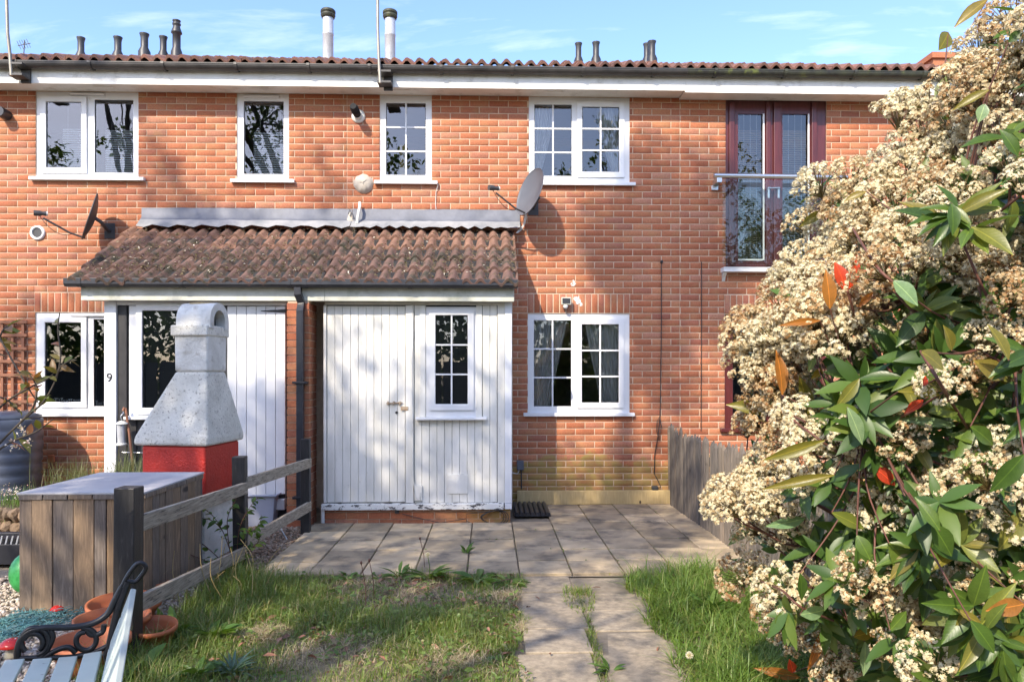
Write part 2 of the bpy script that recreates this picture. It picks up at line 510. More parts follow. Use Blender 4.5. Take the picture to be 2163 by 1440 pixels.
M_SLEEPER = plank_mat('new_pine', (.56, .42, .21), (.46, .33, .15), (.36, .26, .12), .02, (0, 1))
M_SLAB = mat('paving_slab', (.47, .365, .235), (.35, .27, .17), 5, 0.9, 0.5, 90, coord='pos', c3=(.16, .13, .095), s3=3.4, lo3=.48, hi3=.66, orand=.3)
M_SLAB2 = mat('path_slab', (.38, .31, .22), (.24, .195, .14), 22, 0.92, 0.7, 60, coord='pos', c3=(.14, .12, .095), s3=5, lo3=.5, hi3=.66, orand=.13)
M_SOIL = mat('lawn_soil', (.24, .18, .115), (.15, .12, .075), 9, 0.95, 0.8, 30, c3=(.30, .24, .15), s3=3, lo3=.5, hi3=.66, bdist=.02)
M_SAND = mat('joint_soil', (.25, .205, .15), (.17, .14, .10), 14, 0.95, 0.5, 60)
M_GRAVB = mat('gravel_bed', (.30, .25, .19), (.20, .165, .12), 25, 0.95, 0.9, 70, bdist=.01)
M_TERRA = mat('terracotta', (.50, .15, .055), (.42, .12, .045), 5, 0.6, 0.1, 60)
M_WIRON = mat('black_iron', (.012, .012, .013), (.02, .02, .022), 8, 0.4, 0.2, 60)
M_SAGE = mat('sage_painted_slat', (.52, .57, .50), (.46, .51, .45), 6, 0.5, 0.15, 40, c3=(.22, .22, .18), s3=14, lo3=.66, hi3=.74)
M_STEM = mat('bush_stem', (.10, .045, .03), (.16, .06, .04), 20, 0.6)
M_BARK = mat('tree_bark', (.10, .08, .06), (.06, .048, .036), 9, 0.9, 0.8, 20)
M_CABLE = mat('black_cable', (.02, .02, .02), rough=.45)
M_WCABLE = mat('pale_cable', (.66, .65, .60), rough=.5)
M_DISH = mat('grey_dish', (.11, .12, .14), (.095, .105, .125), 6, 0.5)
M_DISHB = mat('brown_dark_dish', (.055, .05, .05), (.075, .068, .066), 6, 0.5)
M_STEEL = mat('brushed_steel', (.62, .62, .62), rough=.28, metal=.9)
M_BUTT = mat('slate_blue_plastic', (.070, .085, .12), (.085, .10, .135), 3, 0.42)
M_TUB = mat('grey_blue_tub', (.36, .38, .45), (.31, .33, .39), 4, 0.45)
M_REDR = mat('red_render', (.55, .025, .012), (.46, .02, .01), 5, 0.5, 0.9, 48, bdist=.012)
M_WREN = mat('white_render', (.74, .71, .62), (.58, .55, .47), 5, 0.9, 0.9, 45, c3=(.28, .255, .21), s3=46, lo3=.56, hi3=.66, bdist=.014)
M_WREN2 = mat('clean_white_render', (.74, .72, .66), (.58, .56, .50), 6, 0.85, 0.8, 40, c3=(.36, .32, .25), s3=9, lo3=.56, hi3=.74, bdist=.014)
M_TRELL = mat('brown_trellis', (.24, .10, .055), (.18, .075, .04), 9, 0.75, 0.2, 40)
M_RUST = mat('rusty_iron', (.28, .16, .08), (.45, .38, .28), 30, 0.8)
M_ALU = mat('weathered_alloy_pole', (.36, .32, .26), (.28, .25, .2), 8, 0.45, metal=.5)
M_MATTE = mat('matte_black', (.02, .02, .021), (.03, .03, .03), 5, .8, spec=.2)
M_CEM = mat('cement_patch', (.50, .45, .38), (.40, .35, .29), 12, .95, .6, 40)

# ================================================================== the setting
BUSH_EDGE = [(0, 2080), (40, 2055), (90, 2010), (150, 1985), (200, 1900), (240, 1868), (280, 1875), (330, 1850), (360, 1760), (385, 1665),
             (430, 1670), (520, 1660), (590, 1592), (640, 1585), (690, 1540), (715, 1518), (770, 1525), (830, 1535), (880, 1525),
             (940, 1545), (1000, 1545), (1035, 1500), (1060, 1482), (1100, 1510), (1150, 1560), (1215, 1525), (1250, 1580), (1310, 1592), (1345, 1680), (1440, 1710)]
def bush_x(py):
    return float(np.interp(py, [a for a, b in BUSH_EDGE], [b for a, b in BUSH_EDGE]))

g = MB()
n_ = 40
def ground_z(x, y): return -0.012
g.quad((-300, -300, -.012), (300, -300, -.012), (300, 600, -.012), (-300, 600, -.012))
tag(g.build('ground', M_SOIL), kind='structure')
gb = MB(); gb.quad((-9, -5.6, -.004), (-1.97, -5.6, -.004), (-1.97, .0, -.004), (-9, .0, -.004))
tag(gb.build('gravel_yard', M_GRAVB), kind='structure')

# patio slabs ------------------------------------------------------------
SLW = 0.4
pb = MB(); pb.quad((-1.78, -3.13, .0), (2.16, -3.13, .0), (2.16, -.02, .0), (-1.78, -.02, .0))
patio = tag(pb.build('patio', M_SAND), kind='structure')
def slab_mesh(name, sx, sy, m, h=.04):
    b = MB()
    c = .005
    x, y = sx / 2, sy / 2
    vs = [(-x,-y,-h),(x,-y,-h),(x,y,-h),(-x,y,-h),(-x,-y,-c),(x,-y,-c),(x,y,-c),(-x,y,-c),
          (-x+c,-y+c,0),(x-c,-y+c,0),(x-c,y-c,0),(-x+c,y-c,0)]
    b.add(vs, [(0,1,5,4),(1,2,6,5),(2,3,7,6),(3,0,4,7),(4,5,9,8),(5,6,10,9),(6,7,11,10),(7,4,8,11),(8,9,10,11)])
    me = b.mesh(name); me.materials.append(m); return me
xs = [-.17 + SLW * k for k in range(-4, 6)]
slab_full = slab_mesh('slab', SLW - .011, SLW - .013, M_SLAB)
def place_slab(me, x, y, par, top=.026, j=1.0):
    return inst('paving_slab', me, par, Matrix.Translation((x, y, top + random.uniform(-.005, .005) * j)) @
                Euler((random.uniform(-.006, .006) * j, random.uniform(-.006, .006) * j, random.uniform(-.004, .004))).to_matrix().to_4x4())
ylines = [-3.11 + SLW * k for k in range(0, 8)]
cut = {}
for i in range(len(xs)):
    xa = xs[i]; xb = min(xa + SLW, 2.15)
    for j in range(len(ylines)):
        ya = ylines[j]; yb = min(ya + SLW, -.03)
        if xa < .3 and ya > -1.15: continue
        if xa < .3: yb = min(yb, -1.07)
        if yb - ya < .05 or xb - xa < .05: continue
        off = .11 if i % 2 and False else 0
        if abs(xb - xa - SLW) < .01 and abs(yb - ya - SLW) < .01: me = slab_full
        else:
            key = (round(xb - xa, 2), round(yb - ya, 2))
            if key not in cut: cut[key] = slab_mesh('slab_cut', key[0] - .011, key[1] - .013, M_SLAB)
            me = cut[key]
        place_slab(me, (xa + xb) / 2, (ya + yb) / 2, patio)
# garden path ---------------------------------------------------------------
pb = MB(); pb.quad((.19, -7.2, -.006), (1.06, -7.2, -.006), (1.06, -3.14, -.006), (.19, -3.14, -.006))
path = tag(pb.build('garden_path', M_SAND), kind='structure')
pm = slab_mesh('path_slab', .395, .385, M_SLAB2); pm2 = slab_mesh('path_slab', .37, .385, M_SLAB2)
for k in range(10):
    y = -3.34 - .398 * k
    for c, x in enumerate((.415 + .01 * math.sin(k), .845 + .008 * math.cos(k * 2))):
        o = place_slab(pm if (k + c) % 3 else pm2, x - k * .012 + random.uniform(-.008, .008), y - (.02 if c else 0) + random.uniform(-.01, .01), path, .004, 2.2)
        o.name = 'paving_slab'

# ================================================================== the terrace: three houses
ZS = 4.78                     # soffit height
Z_TOP = 5.02
YB0 = -.26                    # fascia face
XA0, XAB, XBC, XC1 = -6.3, -1.65, 2.24, 7.2
def plate(mb, x0, x1, z0, z1, holes, yf, yb, back=True):
    xs_ = sorted(set([x0, x1] + [min(max(h[k], x0), x1) for h in holes for k in (0, 1)]))
    zs_ = sorted(set([z0, z1] + [min(max(h[k], z0), z1) for h in holes for k in (2, 3)]))
    def inside(x, z): return any(h[0] < x < h[1] and h[2] < z < h[3] for h in holes)
    for a, b in zip(xs_, xs_[1:]):
        for c, d in zip(zs_, zs_[1:]):
            if inside((a + b) / 2, (c + d) / 2): continue
            mb.quad((a, yf, c), (b, yf, c), (b, yf, d), (a, yf, d))
            if back: mb.quad((a, yb, c), (a, yb, d), (b, yb, d), (b, yb, c))
    def rim(r, inner):
        a, b, c, d = r
        mb.quad((a, yf, c), (a, yb, c), (b, yb, c), (b, yf, c)); mb.quad((a, yf, d), (b, yf, d), (b, yb, d), (a, yb, d))
        mb.quad((a, yf, c), (a, yf, d), (a, yb, d), (a, yb, c)); mb.quad((b, yf, c), (b, yb, c), (b, yb, d), (b, yf, d))
    rim((x0, x1, z0, z1), False)
    for h in holes: rim(h, True)
    return mb
def weld(o):
    import bmesh
    bm = bmesh.new(); bm.from_mesh(o.data)
    bmesh.ops.remove_doubles(bm, verts=bm.verts[:], dist=1e-5)
    bmesh.ops.recalc_face_normals(bm, faces=bm.faces[:])
    bm.to_mesh(o.data); bm.free(); return o
def rect(px0, px1, py0, py1, Y=0.0):
    """photo rectangle -> (x0, x1, z0, z1) on plane y = Y"""
    pm_ = (px0 + px1) / 2; 
    return (aX(px0, Y), aX(px1, Y), aZ(py1, pm_, Y), aZ(py0, pm_, Y))
def subtract(r, h):
    a, b, c, d = r; e, f, g_, i = h
    if e >= b or f <= a or g_ >= d or i <= c: return [r]
    res = []
    if a < e: res.append((a, e, c, d))
    if f < b: res.append((f, b, c, d))
    a2, b2 = max(a, e), min(b, f)
    if c < g_: res.append((a2, b2, c, g_))
    if i < d: res.append((a2, b2, i, d))
    return res
def brick_arrays(rects, yf=0.0, yb=.03, c=.003, jit=.0015):
    V = []; Fs = []
    for (a, b, z0, z1) in rects:
        y = yf + random.uniform(-jit, jit)
        a += random.uniform(0, .0015); b -= random.uniform(0, .0015); z0 += random.uniform(0, .001); z1 -= random.uniform(0, .001)
        k = len(V)
        V += [(a,yb,z0),(b,yb,z0),(b,yb,z1),(a,yb,z1),(a,y+c,z0),(b,y+c,z0),(b,y+c,z1),(a,y+c,z1),
              (a+c,y,z0+c),(b-c,y,z0+c),(b-c,y,z1-c),(a+c,y,z1-c)]
        for q in ((0,1,5,4),(1,2,6,5),(2,3,7,6),(3,0,4,7),(4,5,9,8),(5,6,10,9),(6,7,11,10),(7,4,8,11),(8,9,10,11)):
            Fs.append(tuple(k + i for i in q))
    return V, Fs
V, Fs = brick_arrays([(-.1085, .1085, -.0335, .0335)], jit=0)
BRICK = np_mesh('brick', V, Fs); BRICK.materials.append(M_BRICK1)

def house_wall(house, x0, x1, holes, skip, soldiers, nmax=300, phase=0.0, vis=None, ztop=ZS):
    mb = MB()
    plate(mb, x0, x1, -.1, ztop + .1, holes, .0055, .13)
    wall = weld(mb.build('wall', M_MORTAR, house))
    full, part_ = [], []
    cuts = list(holes) + list(skip) + [(s[0], s[1], s[2], s[3] + .008) for s in soldiers]
    nz = int(ztop / .075) + 1
    for k in range(nz):
        z0 = k * .075 + .004; z1 = min(z0 + .067, ztop - .001)
        if z1 - z0 < .02: continue
        off = phase + (.1125 if k % 2 else 0)
        i0 = int(math.floor((x0 - off) / .225)) - 1
        while True:
            a = i0 * .225 + off; b = a + .217; i0 += 1
            if a > x1: break
            a2, b2 = max(a, x0 + .002), min(b, x1 - .002)
            if b2 - a2 < .02: continue
            rs = [(a2, b2, z0, z1)]
            for h in cuts:
                rs = [q for r in rs for q in subtract(r, h)]
            for r in rs:
                if r[1] - r[0] < .015 or r[3] - r[2] < .012: continue
                if r[1] - r[0] > .214 and r[3] - r[2] > .064: full.append(r)
                else: part_.append(r)
    for (a, b, c, d) in soldiers:
        n = max(1, int(round((b - a) / .075))); s = (b - a) / n
        for i in range(n): part_.append((a + i * s + .005, a + (i + 1) * s - .005, c + .004, d - .004))
    def key(r):
        p = ((r[0] + r[1]) / 2, 0, (r[2] + r[3]) / 2)
        px, py = proj(p)
        ok = 25 < px < bush_x(py) - 25 and py > 215 and (vis is None or vis(px, py))
        return (0 if ok else 1, (p[0]) ** 2 + (p[2] - HC) ** 2)
    full.sort(key=key)
    for r in full[:nmax]:
        c = ((r[0] + r[1]) / 2, random.uniform(-.0018, .0018), (r[2] + r[3]) / 2)
        inst('brick', BRICK, wall, Matrix.Translation(c) @ Euler((random.uniform(-.006, .006), random.uniform(-.004, .004), random.uniform(-.004, .004))).to_matrix().to_4x4())
    V, Fs = brick_arrays(full[nmax:] + part_)
    o = np_obj('brickwork', V, Fs, M_BRICKN, wall, kind='stuff')
    return wall

def window(house, r, secs, m=M_UPVC, Y0=.018, sill=None, vents=(), name='window', sash_y=.022, sillm=None, bar_w=.019, gasket=True):
    x0, x1, z0, z1 = r
    holes = []
    for s in secs:
        gx0, gx1, gz0, gz1 = s['g']
        holes.append((gx0 - .05, gx1 + .05, gz0 - .05, gz1 + .05) if s.get('sash') else (gx0, gx1, gz0, gz1))
    mb = MB(); plate(mb, x0, x1, z0, z1, holes, Y0, Y0 + .07)
    fr = weld(mb.build(name, m, house, bev=.005))
    for s, h in zip(secs, holes):
        g_ = s['g']
        if s.get('sash'):
            q = MB(); plate(q, h[0] - .012, h[1] + .012, h[2] - .012, h[3] + .012, [g_], Y0 - sash_y, Y0 + .05)
            weld(q.build('sash', m, fr, bev=.007))
        yp = Y0 + .018 if not s.get('sash') else Y0 - sash_y + .022
        q = MB(); q.quad((g_[0] - .005, yp, g_[2] - .005), (g_[1] + .005, yp, g_[2] - .005), (g_[1] + .005, yp, g_[3] + .005), (g_[0] - .005, yp, g_[3] + .005))
        q.build('pane', s.get('glass', M_GLASS), fr, recalc=False)
        if gasket:
            q = MB(); w_ = .006
            plate(q, g_[0] - .001, g_[1] + .001, g_[2] - .001, g_[3] + .001, [(g_[0] + w_, g_[1] - w_, g_[2] + w_, g_[3] - w_)], yp - .006, yp - .001)
            weld(q.build('gasket', M_PBLK, fr))
        nc, nr = s.get('bars', (1, 1))
        for i in range(1, nc):
            xm = g_[0] + (g_[1] - g_[0]) * i / nc
            MB().box(xm - bar_w / 2, xm + bar_w / 2, yp - .010, yp - .0015, g_[2], g_[3]).build('glazing_bar', m, fr, bev=.002)
        for i in range(1, nr):
            zm = g_[2] + (g_[3] - g_[2]) * i / nr
            MB().box(g_[0], g_[1], yp - .008, yp - .0012, zm - bar_w / 2, zm + bar_w / 2).build('glazing_bar', m, fr, bev=.002)
    if sill:
        sx0, sx1, st, th = sill
        MB().add([(sx0, -.055, st - th), (sx1, -.055, st - th), (sx1, Y0 + .03, st - th + .012), (sx0, Y0 + .03, st - th + .012),
                  (sx0, -.055, st - .006), (sx1, -.055, st - .006), (sx1, Y0 + .03, st), (sx0, Y0 + .03, st)],
                 [(0,3,2,1),(4,5,6,7),(0,1,5,4),(1,2,6,5),(2,3,7,6),(3,0,4,7)]).build('sill', sillm or m, fr, bev=.004)
    for (a, b, zc) in vents:
        MB().box(a, b, Y0 - .030, Y0 - .0005, zc - .011, zc + .011).build('trickle_vent', m, fr, bev=.006)
    return fr

lab = {'A': 'left brick terraced house numbered 9 with a black clad porch bay beside a white door',
       'B': 'middle brick terraced house with a peeling white porch and two grey-barred curtained windows',
       'C': 'right brick terraced house with mahogany french doors and a glass balcony behind the flowering shrub'}
HA = thing('brick_house', lab['A'], 'house', (-4.0, 0, 0), 'terraced brick houses')
HB = thing('brick_house', lab['B'], 'house', (.3, 0, 0), 'terraced brick houses')
HCc = thing('brick_house', lab['C'], 'house', (4.6, 0, 0), 'terraced brick houses')

# --- openings measured on the wall plane
def R_(a, b, c, d): return rect(a, b, c, d, 0.0)
W1 = R_(75, 292, 196, 381); W2 = R_(500, 610, 200, 384)
W3 = R_(802, 912, 203, 386); W4 = R_(1117, 1330, 205, 387)
W6 = R_(1115, 1330, 662, 872)
D5 = R_(1533, 1746, 211, 566); W7 = R_(1531, 1750, 664, 905)
W8 = R_(74, 300, 660, 881)
for wv in ('W1', 'W2', 'W3', 'W4', 'D5'):
    r = globals()[wv]; globals()[wv] = (r[0], r[1], r[2], ZS - .004)
S8 = (aX(72), aX(300), W8[3] + .004, W8[3] + .229)
S6 = (W6[0] - .005, W6[1] + .005, W6[3] + .004, W6[3] + .229)
S7 = (W7[0] - .005, W7[1] + .005, W7[3] + .004, W7[3] + .229)
PX0 = aX(238); PX1 = aX(1083)
skipA = [(PX0, XAB + .1, -1, 2.42), (aX(303), XAB + .1, -1, 3.2)]
skipB = [(XAB - .1, PX1, -1, 3.2)]
house_wall(HA, XA0, XAB, [W1, W2, W8], skipA, [S8], vis=lambda x, y: not (y > 480 and x > 160))
house_wall(HB, XAB, XBC, [W3, W4, W6], skipB, [S6], vis=lambda x, y: not (y > 440 and x < 1115))
house_wall(HCc, XBC, XC1, [D5, W7], [], [S7])

# --- rooms behind the glass
def room(house, x0, x1, z0, z1, depth=3.2):
    b = MB(); y0, y1 = .131, depth
    b.quad((x0, y1, z0), (x1, y1, z0), (x1, y1, z1), (x0, y1, z1))
    b.quad((x0, y0, z0), (x1, y0, z0), (x1, y1, z0), (x0, y1, z0)); b.quad((x0, y0, z1), (x1, y0, z1), (x1, y1, z1), (x0, y1, z1))
    b.quad((x0, y0, z0), (x0, y0, z1), (x0, y1, z1), (x0, y1, z0)); b.quad((x1, y0, z0), (x1, y0, z1), (x1, y1, z1), (x1, y1, z0))
    b.build('room', M_ROOM, house)
for h_, a, b in ((HA, XA0, XAB), (HB, XAB, XBC), (HCc, XBC, XC1)):
    room(h_, a + .01, b - .01, .02, 2.35); room(h_, a + .01, b - .01, 2.55, ZS + .08)

# --- windows
sx = lambda a, b, yc, dz=0: (aX(a, -.05), aX(b, -.05), aZ(yc, (a + b) / 2, -.05), .045)
window(HA, W1, [dict(g=R_(97, 171, 215, 354), sash=True), dict(g=R_(198, 280, 210, 364))], sill=sx(60, 303, 372), vents=[(aX(148), aX(220), aZ(199, 180))])
window(HA, W2, [dict(g=R_(514, 598, 213, 367))], sill=sx(486, 621, 377), vents=[(aX(515), aX(590), aZ(204, 550))])
window(HB, W3, [dict(g=R_(815, 899, 217, 369), bars=(2, 3))], sill=sx(790, 924, 380))
window(HB, W4, [dict(g=R_(1129, 1208, 220, 371), bars=(2, 3)), dict(g=R_(1230, 1308, 226, 363), sash=True, bars=(2, 3))], sill=sx(1110, 1343, 383))
window(HB, W6, [dict(g=R_(1128, 1207, 676, 858), bars=(2, 3)), dict(g=R_(1229, 1307, 685, 850), sash=True, bars=(2, 3))], sill=sx(1106, 1341, 871))
window(HA, W8, [dict(g=R_(95, 171, 681, 849), sash=True), dict(g=R_(196, 262, 674, 858))], sill=(aX(70), PX0 + .3, aZ(870, 150, -.05), .05), vents=[(aX(147), aX(221), aZ(666, 180))])
# french doors and the ground floor window of the right house
fd = window(HCc, D5, [dict(g=R_(1560, 1614, 240, 549)), dict(g=R_(1654, 1709, 240, 549))], m=M_MAHOG, name='french_door', gasket=False)
for (a, b) in ((1540, 1552), (1618, 1628), (1634, 1650), (1714, 1726)):
    r = R_(a, b, 216, 560); MB().box(r[0], r[1], -.012, .017, r[2], r[3]).build('door_moulding', M_MAHOG, fd, bev=.01)
for (a, b) in ((1560, 1614), (1654, 1709)):
    r = R_(a, b, 240, 549)
    MB().box(r[1] - .012, r[1] + .006, .004, .016, r[2], r[3]).build('pane_spacer', M_UPVC, fd)
    MB().box(r[0], r[1] - .013, .004, .016, r[2] - .006, r[2] + .012).build('pane_spacer', M_UPVC, fd)
    for i in range(1, 4):
        xx = r[0] + (r[1] - r[0]) * i / 4
        MB().box(xx - .0011, xx + .0011, .037, .039, r[2], r[3]).build('lead_strip', M_BLIND, fd)
for px in (1625, 1646):
    p = at(px, 400, -.03); b = MB()
    b.box(p.x - .013, p.x + .013, -.02, .016, p.z - .10, p.z + .03); b.box(p.x - .06 if px > 1640 else p.x, p.x + .006 if px > 1640 else p.x + .06, -.05, -.035, p.z + .005, p.z + .02)
    b.build('door_handle', M_STEEL, fd, bev=.004)
r = R_(1522, 1760, 567, 577)
ds = MB().box(r[0], r[1], -.12, .05, r[2], r[3]).build('door_sill', M_UPVC, HCc, bev=.005)
for px in (1528, 1748):
    x = aX(px); MB().prismx([(.0, -.10), (.0, .0), (-.09, .0), (-.07, -.02), (-.03, -.05)], x - .018, x + .018, Matrix.Translation((0, 0, r[2] - .001))).build('corbel', M_UPVCD, HCc, bev=.004)
window(HCc, W7, [dict(g=R_(1549, 1618, 682, 888)), dict(g=R_(1650, 1732, 682, 888))], m=M_MAHOG, sill=(aX(1520), aX(1760), aZ(904, 1640, -.05), .045), sillm=M_MAHOG)
# glass balcony
bal = MB().tube([at(1508, 371, -.16), at(1790, 375, -.16)], .028, 14).build('balcony_handrail', M_STEEL, HCc)
g0 = at(1526, 385, -.16); g1 = at(1770, 560, -.16)
MB().box(g0.x, g1.x, -.166, -.156, g1.z, g0.z + .03).build('balcony_glass', M_GLASSB, HCc)
for px in (1516, 1775):
    p = at(px, 383, -.1); b = MB().box(p.x - .03, p.x + .03, -.17, -.001, p.z - .03, p.z + .03).box(p.x - .05, p.x + .03, -.03, -.002, p.z - .085, p.z - .031)
    b.build('balcony_bracket', M_STEEL, HCc, bev=.004)

# --- eaves, gutter, main roof
def half_gutter(mb, x0, x1, yc, zc, r=.056, t=.004):
    po = [(yc + r * math.cos(a), zc + r * math.sin(a)) for a in np.linspace(math.pi, 2 * math.pi, 11)]
    pi = [(yc + (r - t) * math.cos(a), zc + (r - t) * math.sin(a)) for a in np.linspace(2 * math.pi, math.pi, 11)]
    po = [(yc - r - .004, zc + .012), (yc - r - .004, zc)] + po
    mb.prismx(po + pi, x0, x1)
TW = .276
def tile_mesh(name, L, m, w=TW, amp=.030, th=.034, n=12):
    xs_ = np.linspace(0, w, n + 1)
    prof = lambda x: amp * ((0.5 + 0.5 * math.cos(2 * math.pi * (x / (w / 2) - .28))) ** 0.85 * 2 - 1)
    b = MB()
    top = [(x, 0, prof(x)) for x in xs_] + [(x, L, prof(x)) for x in xs_]
    b.add(top, [(i, i + 1, i + n + 2, i + n + 1) for i in range(n)], True)
    fr = [(x, 0, prof(x)) for x in xs_] + [(x, .0, prof(x) - th) for x in xs_]
    b.add(fr, [(i + n + 1, i + n + 2, i + 1, i) for i in range(n)])
    bo = [(x, 0, prof(x) - th) for x in xs_] + [(x, L, prof(x) - th) for x in xs_]
    b.add(bo, [(i + 1, i, i + n + 1, i + n + 2) for i in range(n)], True)
    b.quad((0, 0, prof(0)), (0, L, prof(0)), (0, L, prof(0) - th), (0, 0, prof(0) - th))
    b.quad((w, 0, prof(w) - th), (w, L, prof(w) - th), (w, L, prof(w)), (w, 0, prof(w)))
    me = b.mesh(name); me.materials.append(m); return me
T_MAIN = tile_mesh('roof_tile', .36, M_TILEM)
PIT = math.radians(21.5)
def eaves(house, x0, x1, mg, zoff=0.0, yoff=0.0):
    MB().box(x0, x1, YB0 - .02 + yoff, YB0 + yoff, ZS + zoff - .02, 5.0).build('fascia', M_FASCIA, house, bev=.002)
    sf = MB().box(x0, x1, YB0 + .0005 + yoff, .0, ZS + zoff, ZS + zoff + .015).build('soffit', M_FASCIA, house)
    mb = MB(); yc = YB0 - .02 - .065 + yoff; zc = 4.955
    half_gutter(mb, x0 + .001, x1 - .001, yc, zc)
    gt = mb.build('gutter', mg, house)
    x = x0 + .32
    while x < x1:
        b = MB(); po = [(yc + .067 * math.cos(a), zc + .067 * math.sin(a)) for a in np.linspace(math.pi * .92, 2 * math.pi, 10)]
        pi = [(yc + .0575 * math.cos(a), zc + .0575 * math.sin(a)) for a in np.linspace(2 * math.pi, math.pi * .92, 10)]
        b.prismx(po + pi, x - .016, x + .016)
        b.box(x - .016, x + .016, yc + .0575, yc + .0645, zc - .05, zc + .01)
        b.build('gutter_bracket', mg, gt); x += .795
    b = MB(); ye = YB0 - .09 + yoff
    z0 = Z_TOP - .035
    b.quad((x0, ye + .03, z0), (x1, ye + .03, z0), (x1, 5.0, z0 + (5.0 - ye) * math.tan(PIT)), (x0, 5.0, z0 + (5.0 - ye) * math.tan(PIT)))
    b.quad((x0, ye + .03, z0 - .01), (x1, ye + .03, z0 - .01), (x1, 5.0, z0 - .3), (x0, 5.0, z0 - .3))
    rf = b.build('roof', M_TILEM, house)
    n = int(round((x1 - x0) / TW)); s = (x1 - x0) / n
    for row in range(2):
        for i in range(n):
            y = ye - .03 + row * .30 * math.cos(PIT); z = Z_TOP + .0 + row * .30 * math.sin(PIT)
            M = Matrix.Translation((x0 + i * s, y + random.uniform(-.014, .012), z + random.uniform(-.006, .009))) @ Euler((PIT - .035, random.uniform(-.025, .025), random.uniform(-.03, .03))).to_matrix().to_4x4()
            M = M @ Matrix.Diagonal((s / TW * 1.01, 1, 1, 1))
            inst('roof_tile', T_MAIN, rf, M)
    return rf, gt
rfA, gA = eaves(HA, XA0, XAB, M_GUT)
rfB, gB = eaves(HB, XAB, XBC - .01, M_GUT)
rfC, gC = eaves(HCc, XBC - .01, XC1, M_GUTM, -.02)

# soffit vents
for (h_, px, py) in ((HA, 222, 180), (HA, 548, 188), (HB, 848, 190), (HB, 1170, 192)):
    p = at(px, py, -.13); MB().box(p.x - .11, p.x + .11, -.17, -.09, ZS - .008, ZS - .001).build('soffit_vent', M_FASCIA, h_, bev=.002)

# --- vent pipes and flues on the roof
def roof_z(y): return Z_TOP + (y - (YB0 - .09)) * math.tan(PIT)
def vent_pipe(house, px, ptop, wpx, Y=1.3, kind='plain', m=M_VENT):
    p = at(px, ptop, Y); r = wpx / 2 * (Y + D) / F; zb = roof_z(Y) - .12; H = p.z - zb
    M = Matrix.Translation((p.x, Y, zb))
    b = MB()
    if kind == 'plain':
        prof = [(r * 1.7, 0), (r * 1.6, H - .24), (r, H - .18), (r, H - .06), (r * 1.12, H - .03), (r * 1.3, H - .008), (r * 1.3, H), (r * .9, H), (r * .85, H - .1)]
    elif kind == 'cowl':
        prof = [(r * 1.7, 0), (r * 1.4, H - .42), (r, H - .36), (r, H - .18), (r * 1.35, H - .17), (r * 1.35, H - .155), (r * .95, H - .1), (r * .85, H - .07), (r * 1.05, H - .06), (r * 1.05, H - .04),
                (r * .85, H - .035), (r * .85, H - .02), (r * 1.02, H - .012), (r * 1.02, H), (r * .6, H), (r * .6, H - .1)]
    b.lathe(prof, 20, M)
    return b.build('vent_pipe', m, rfA if house is HA else rfB if house is HB else rfC)
for px, t, w_ in ((171, 80, 13), (249, 79, 14), (305, 72, 15), (345, 78, 13)): vent_pipe(HA, px, t, w_)
vent_pipe(HA, 373, 44, 16, kind='cowl')
for px, t, w_ in ((1222, 92, 12), (1259, 90, 13)): vent_pipe(HB, px, t, w_, 1.6)
for px, t, w_, Y in ((1366, 93, 12, 1.9), (1377, 88, 14, 1.6)): vent_pipe(HB, px, t, w_, Y)
for px, t, h_, rf_ in ((693, 22, HA, rfA), (824, 24, HB, rfB)):
    Y = 1.1; p = at(px, t, Y); r = 11 * (Y + D) / F; zb = roof_z(Y) - .2; H = p.z - zb
    fl = MB().lathe([(r, 0), (r, H - .33), (r * 1.06, H - .325), (r * 1.06, H - .30), (r, H - .295), (r, H - .05)], 24, Matrix.Translation((p.x, Y, zb))).build('flue', M_FLUE, rf_)
    cz = zb + H
    MB().lathe([(r * .9, -.11), (r * 1.25, -.10), (r * 1.25, -.085), (r * 1.38, -.075), (r * 1.38, -.06), (r * 1.25, -.055), (r * 1.25, -.045), (r * 1.4, -.04), (r * 1.4, -.012), (r * 1.25, 0), (0.001, .004)], 24, Matrix.Translation((p.x, Y, cz))).build('flue_cap', M_GUTM, fl)
p = at(1966, 112, 3.0)
ch = MB(); ch.box(p.x + .04, p.x + .6, 3.0, 3.6, p.z - 1.2, p.z - .09); ch.box(p.x, p.x + .64, 2.96, 3.64, p.z - .088, p.z)
ch.build('chimney', M_BRICKN, rfC)

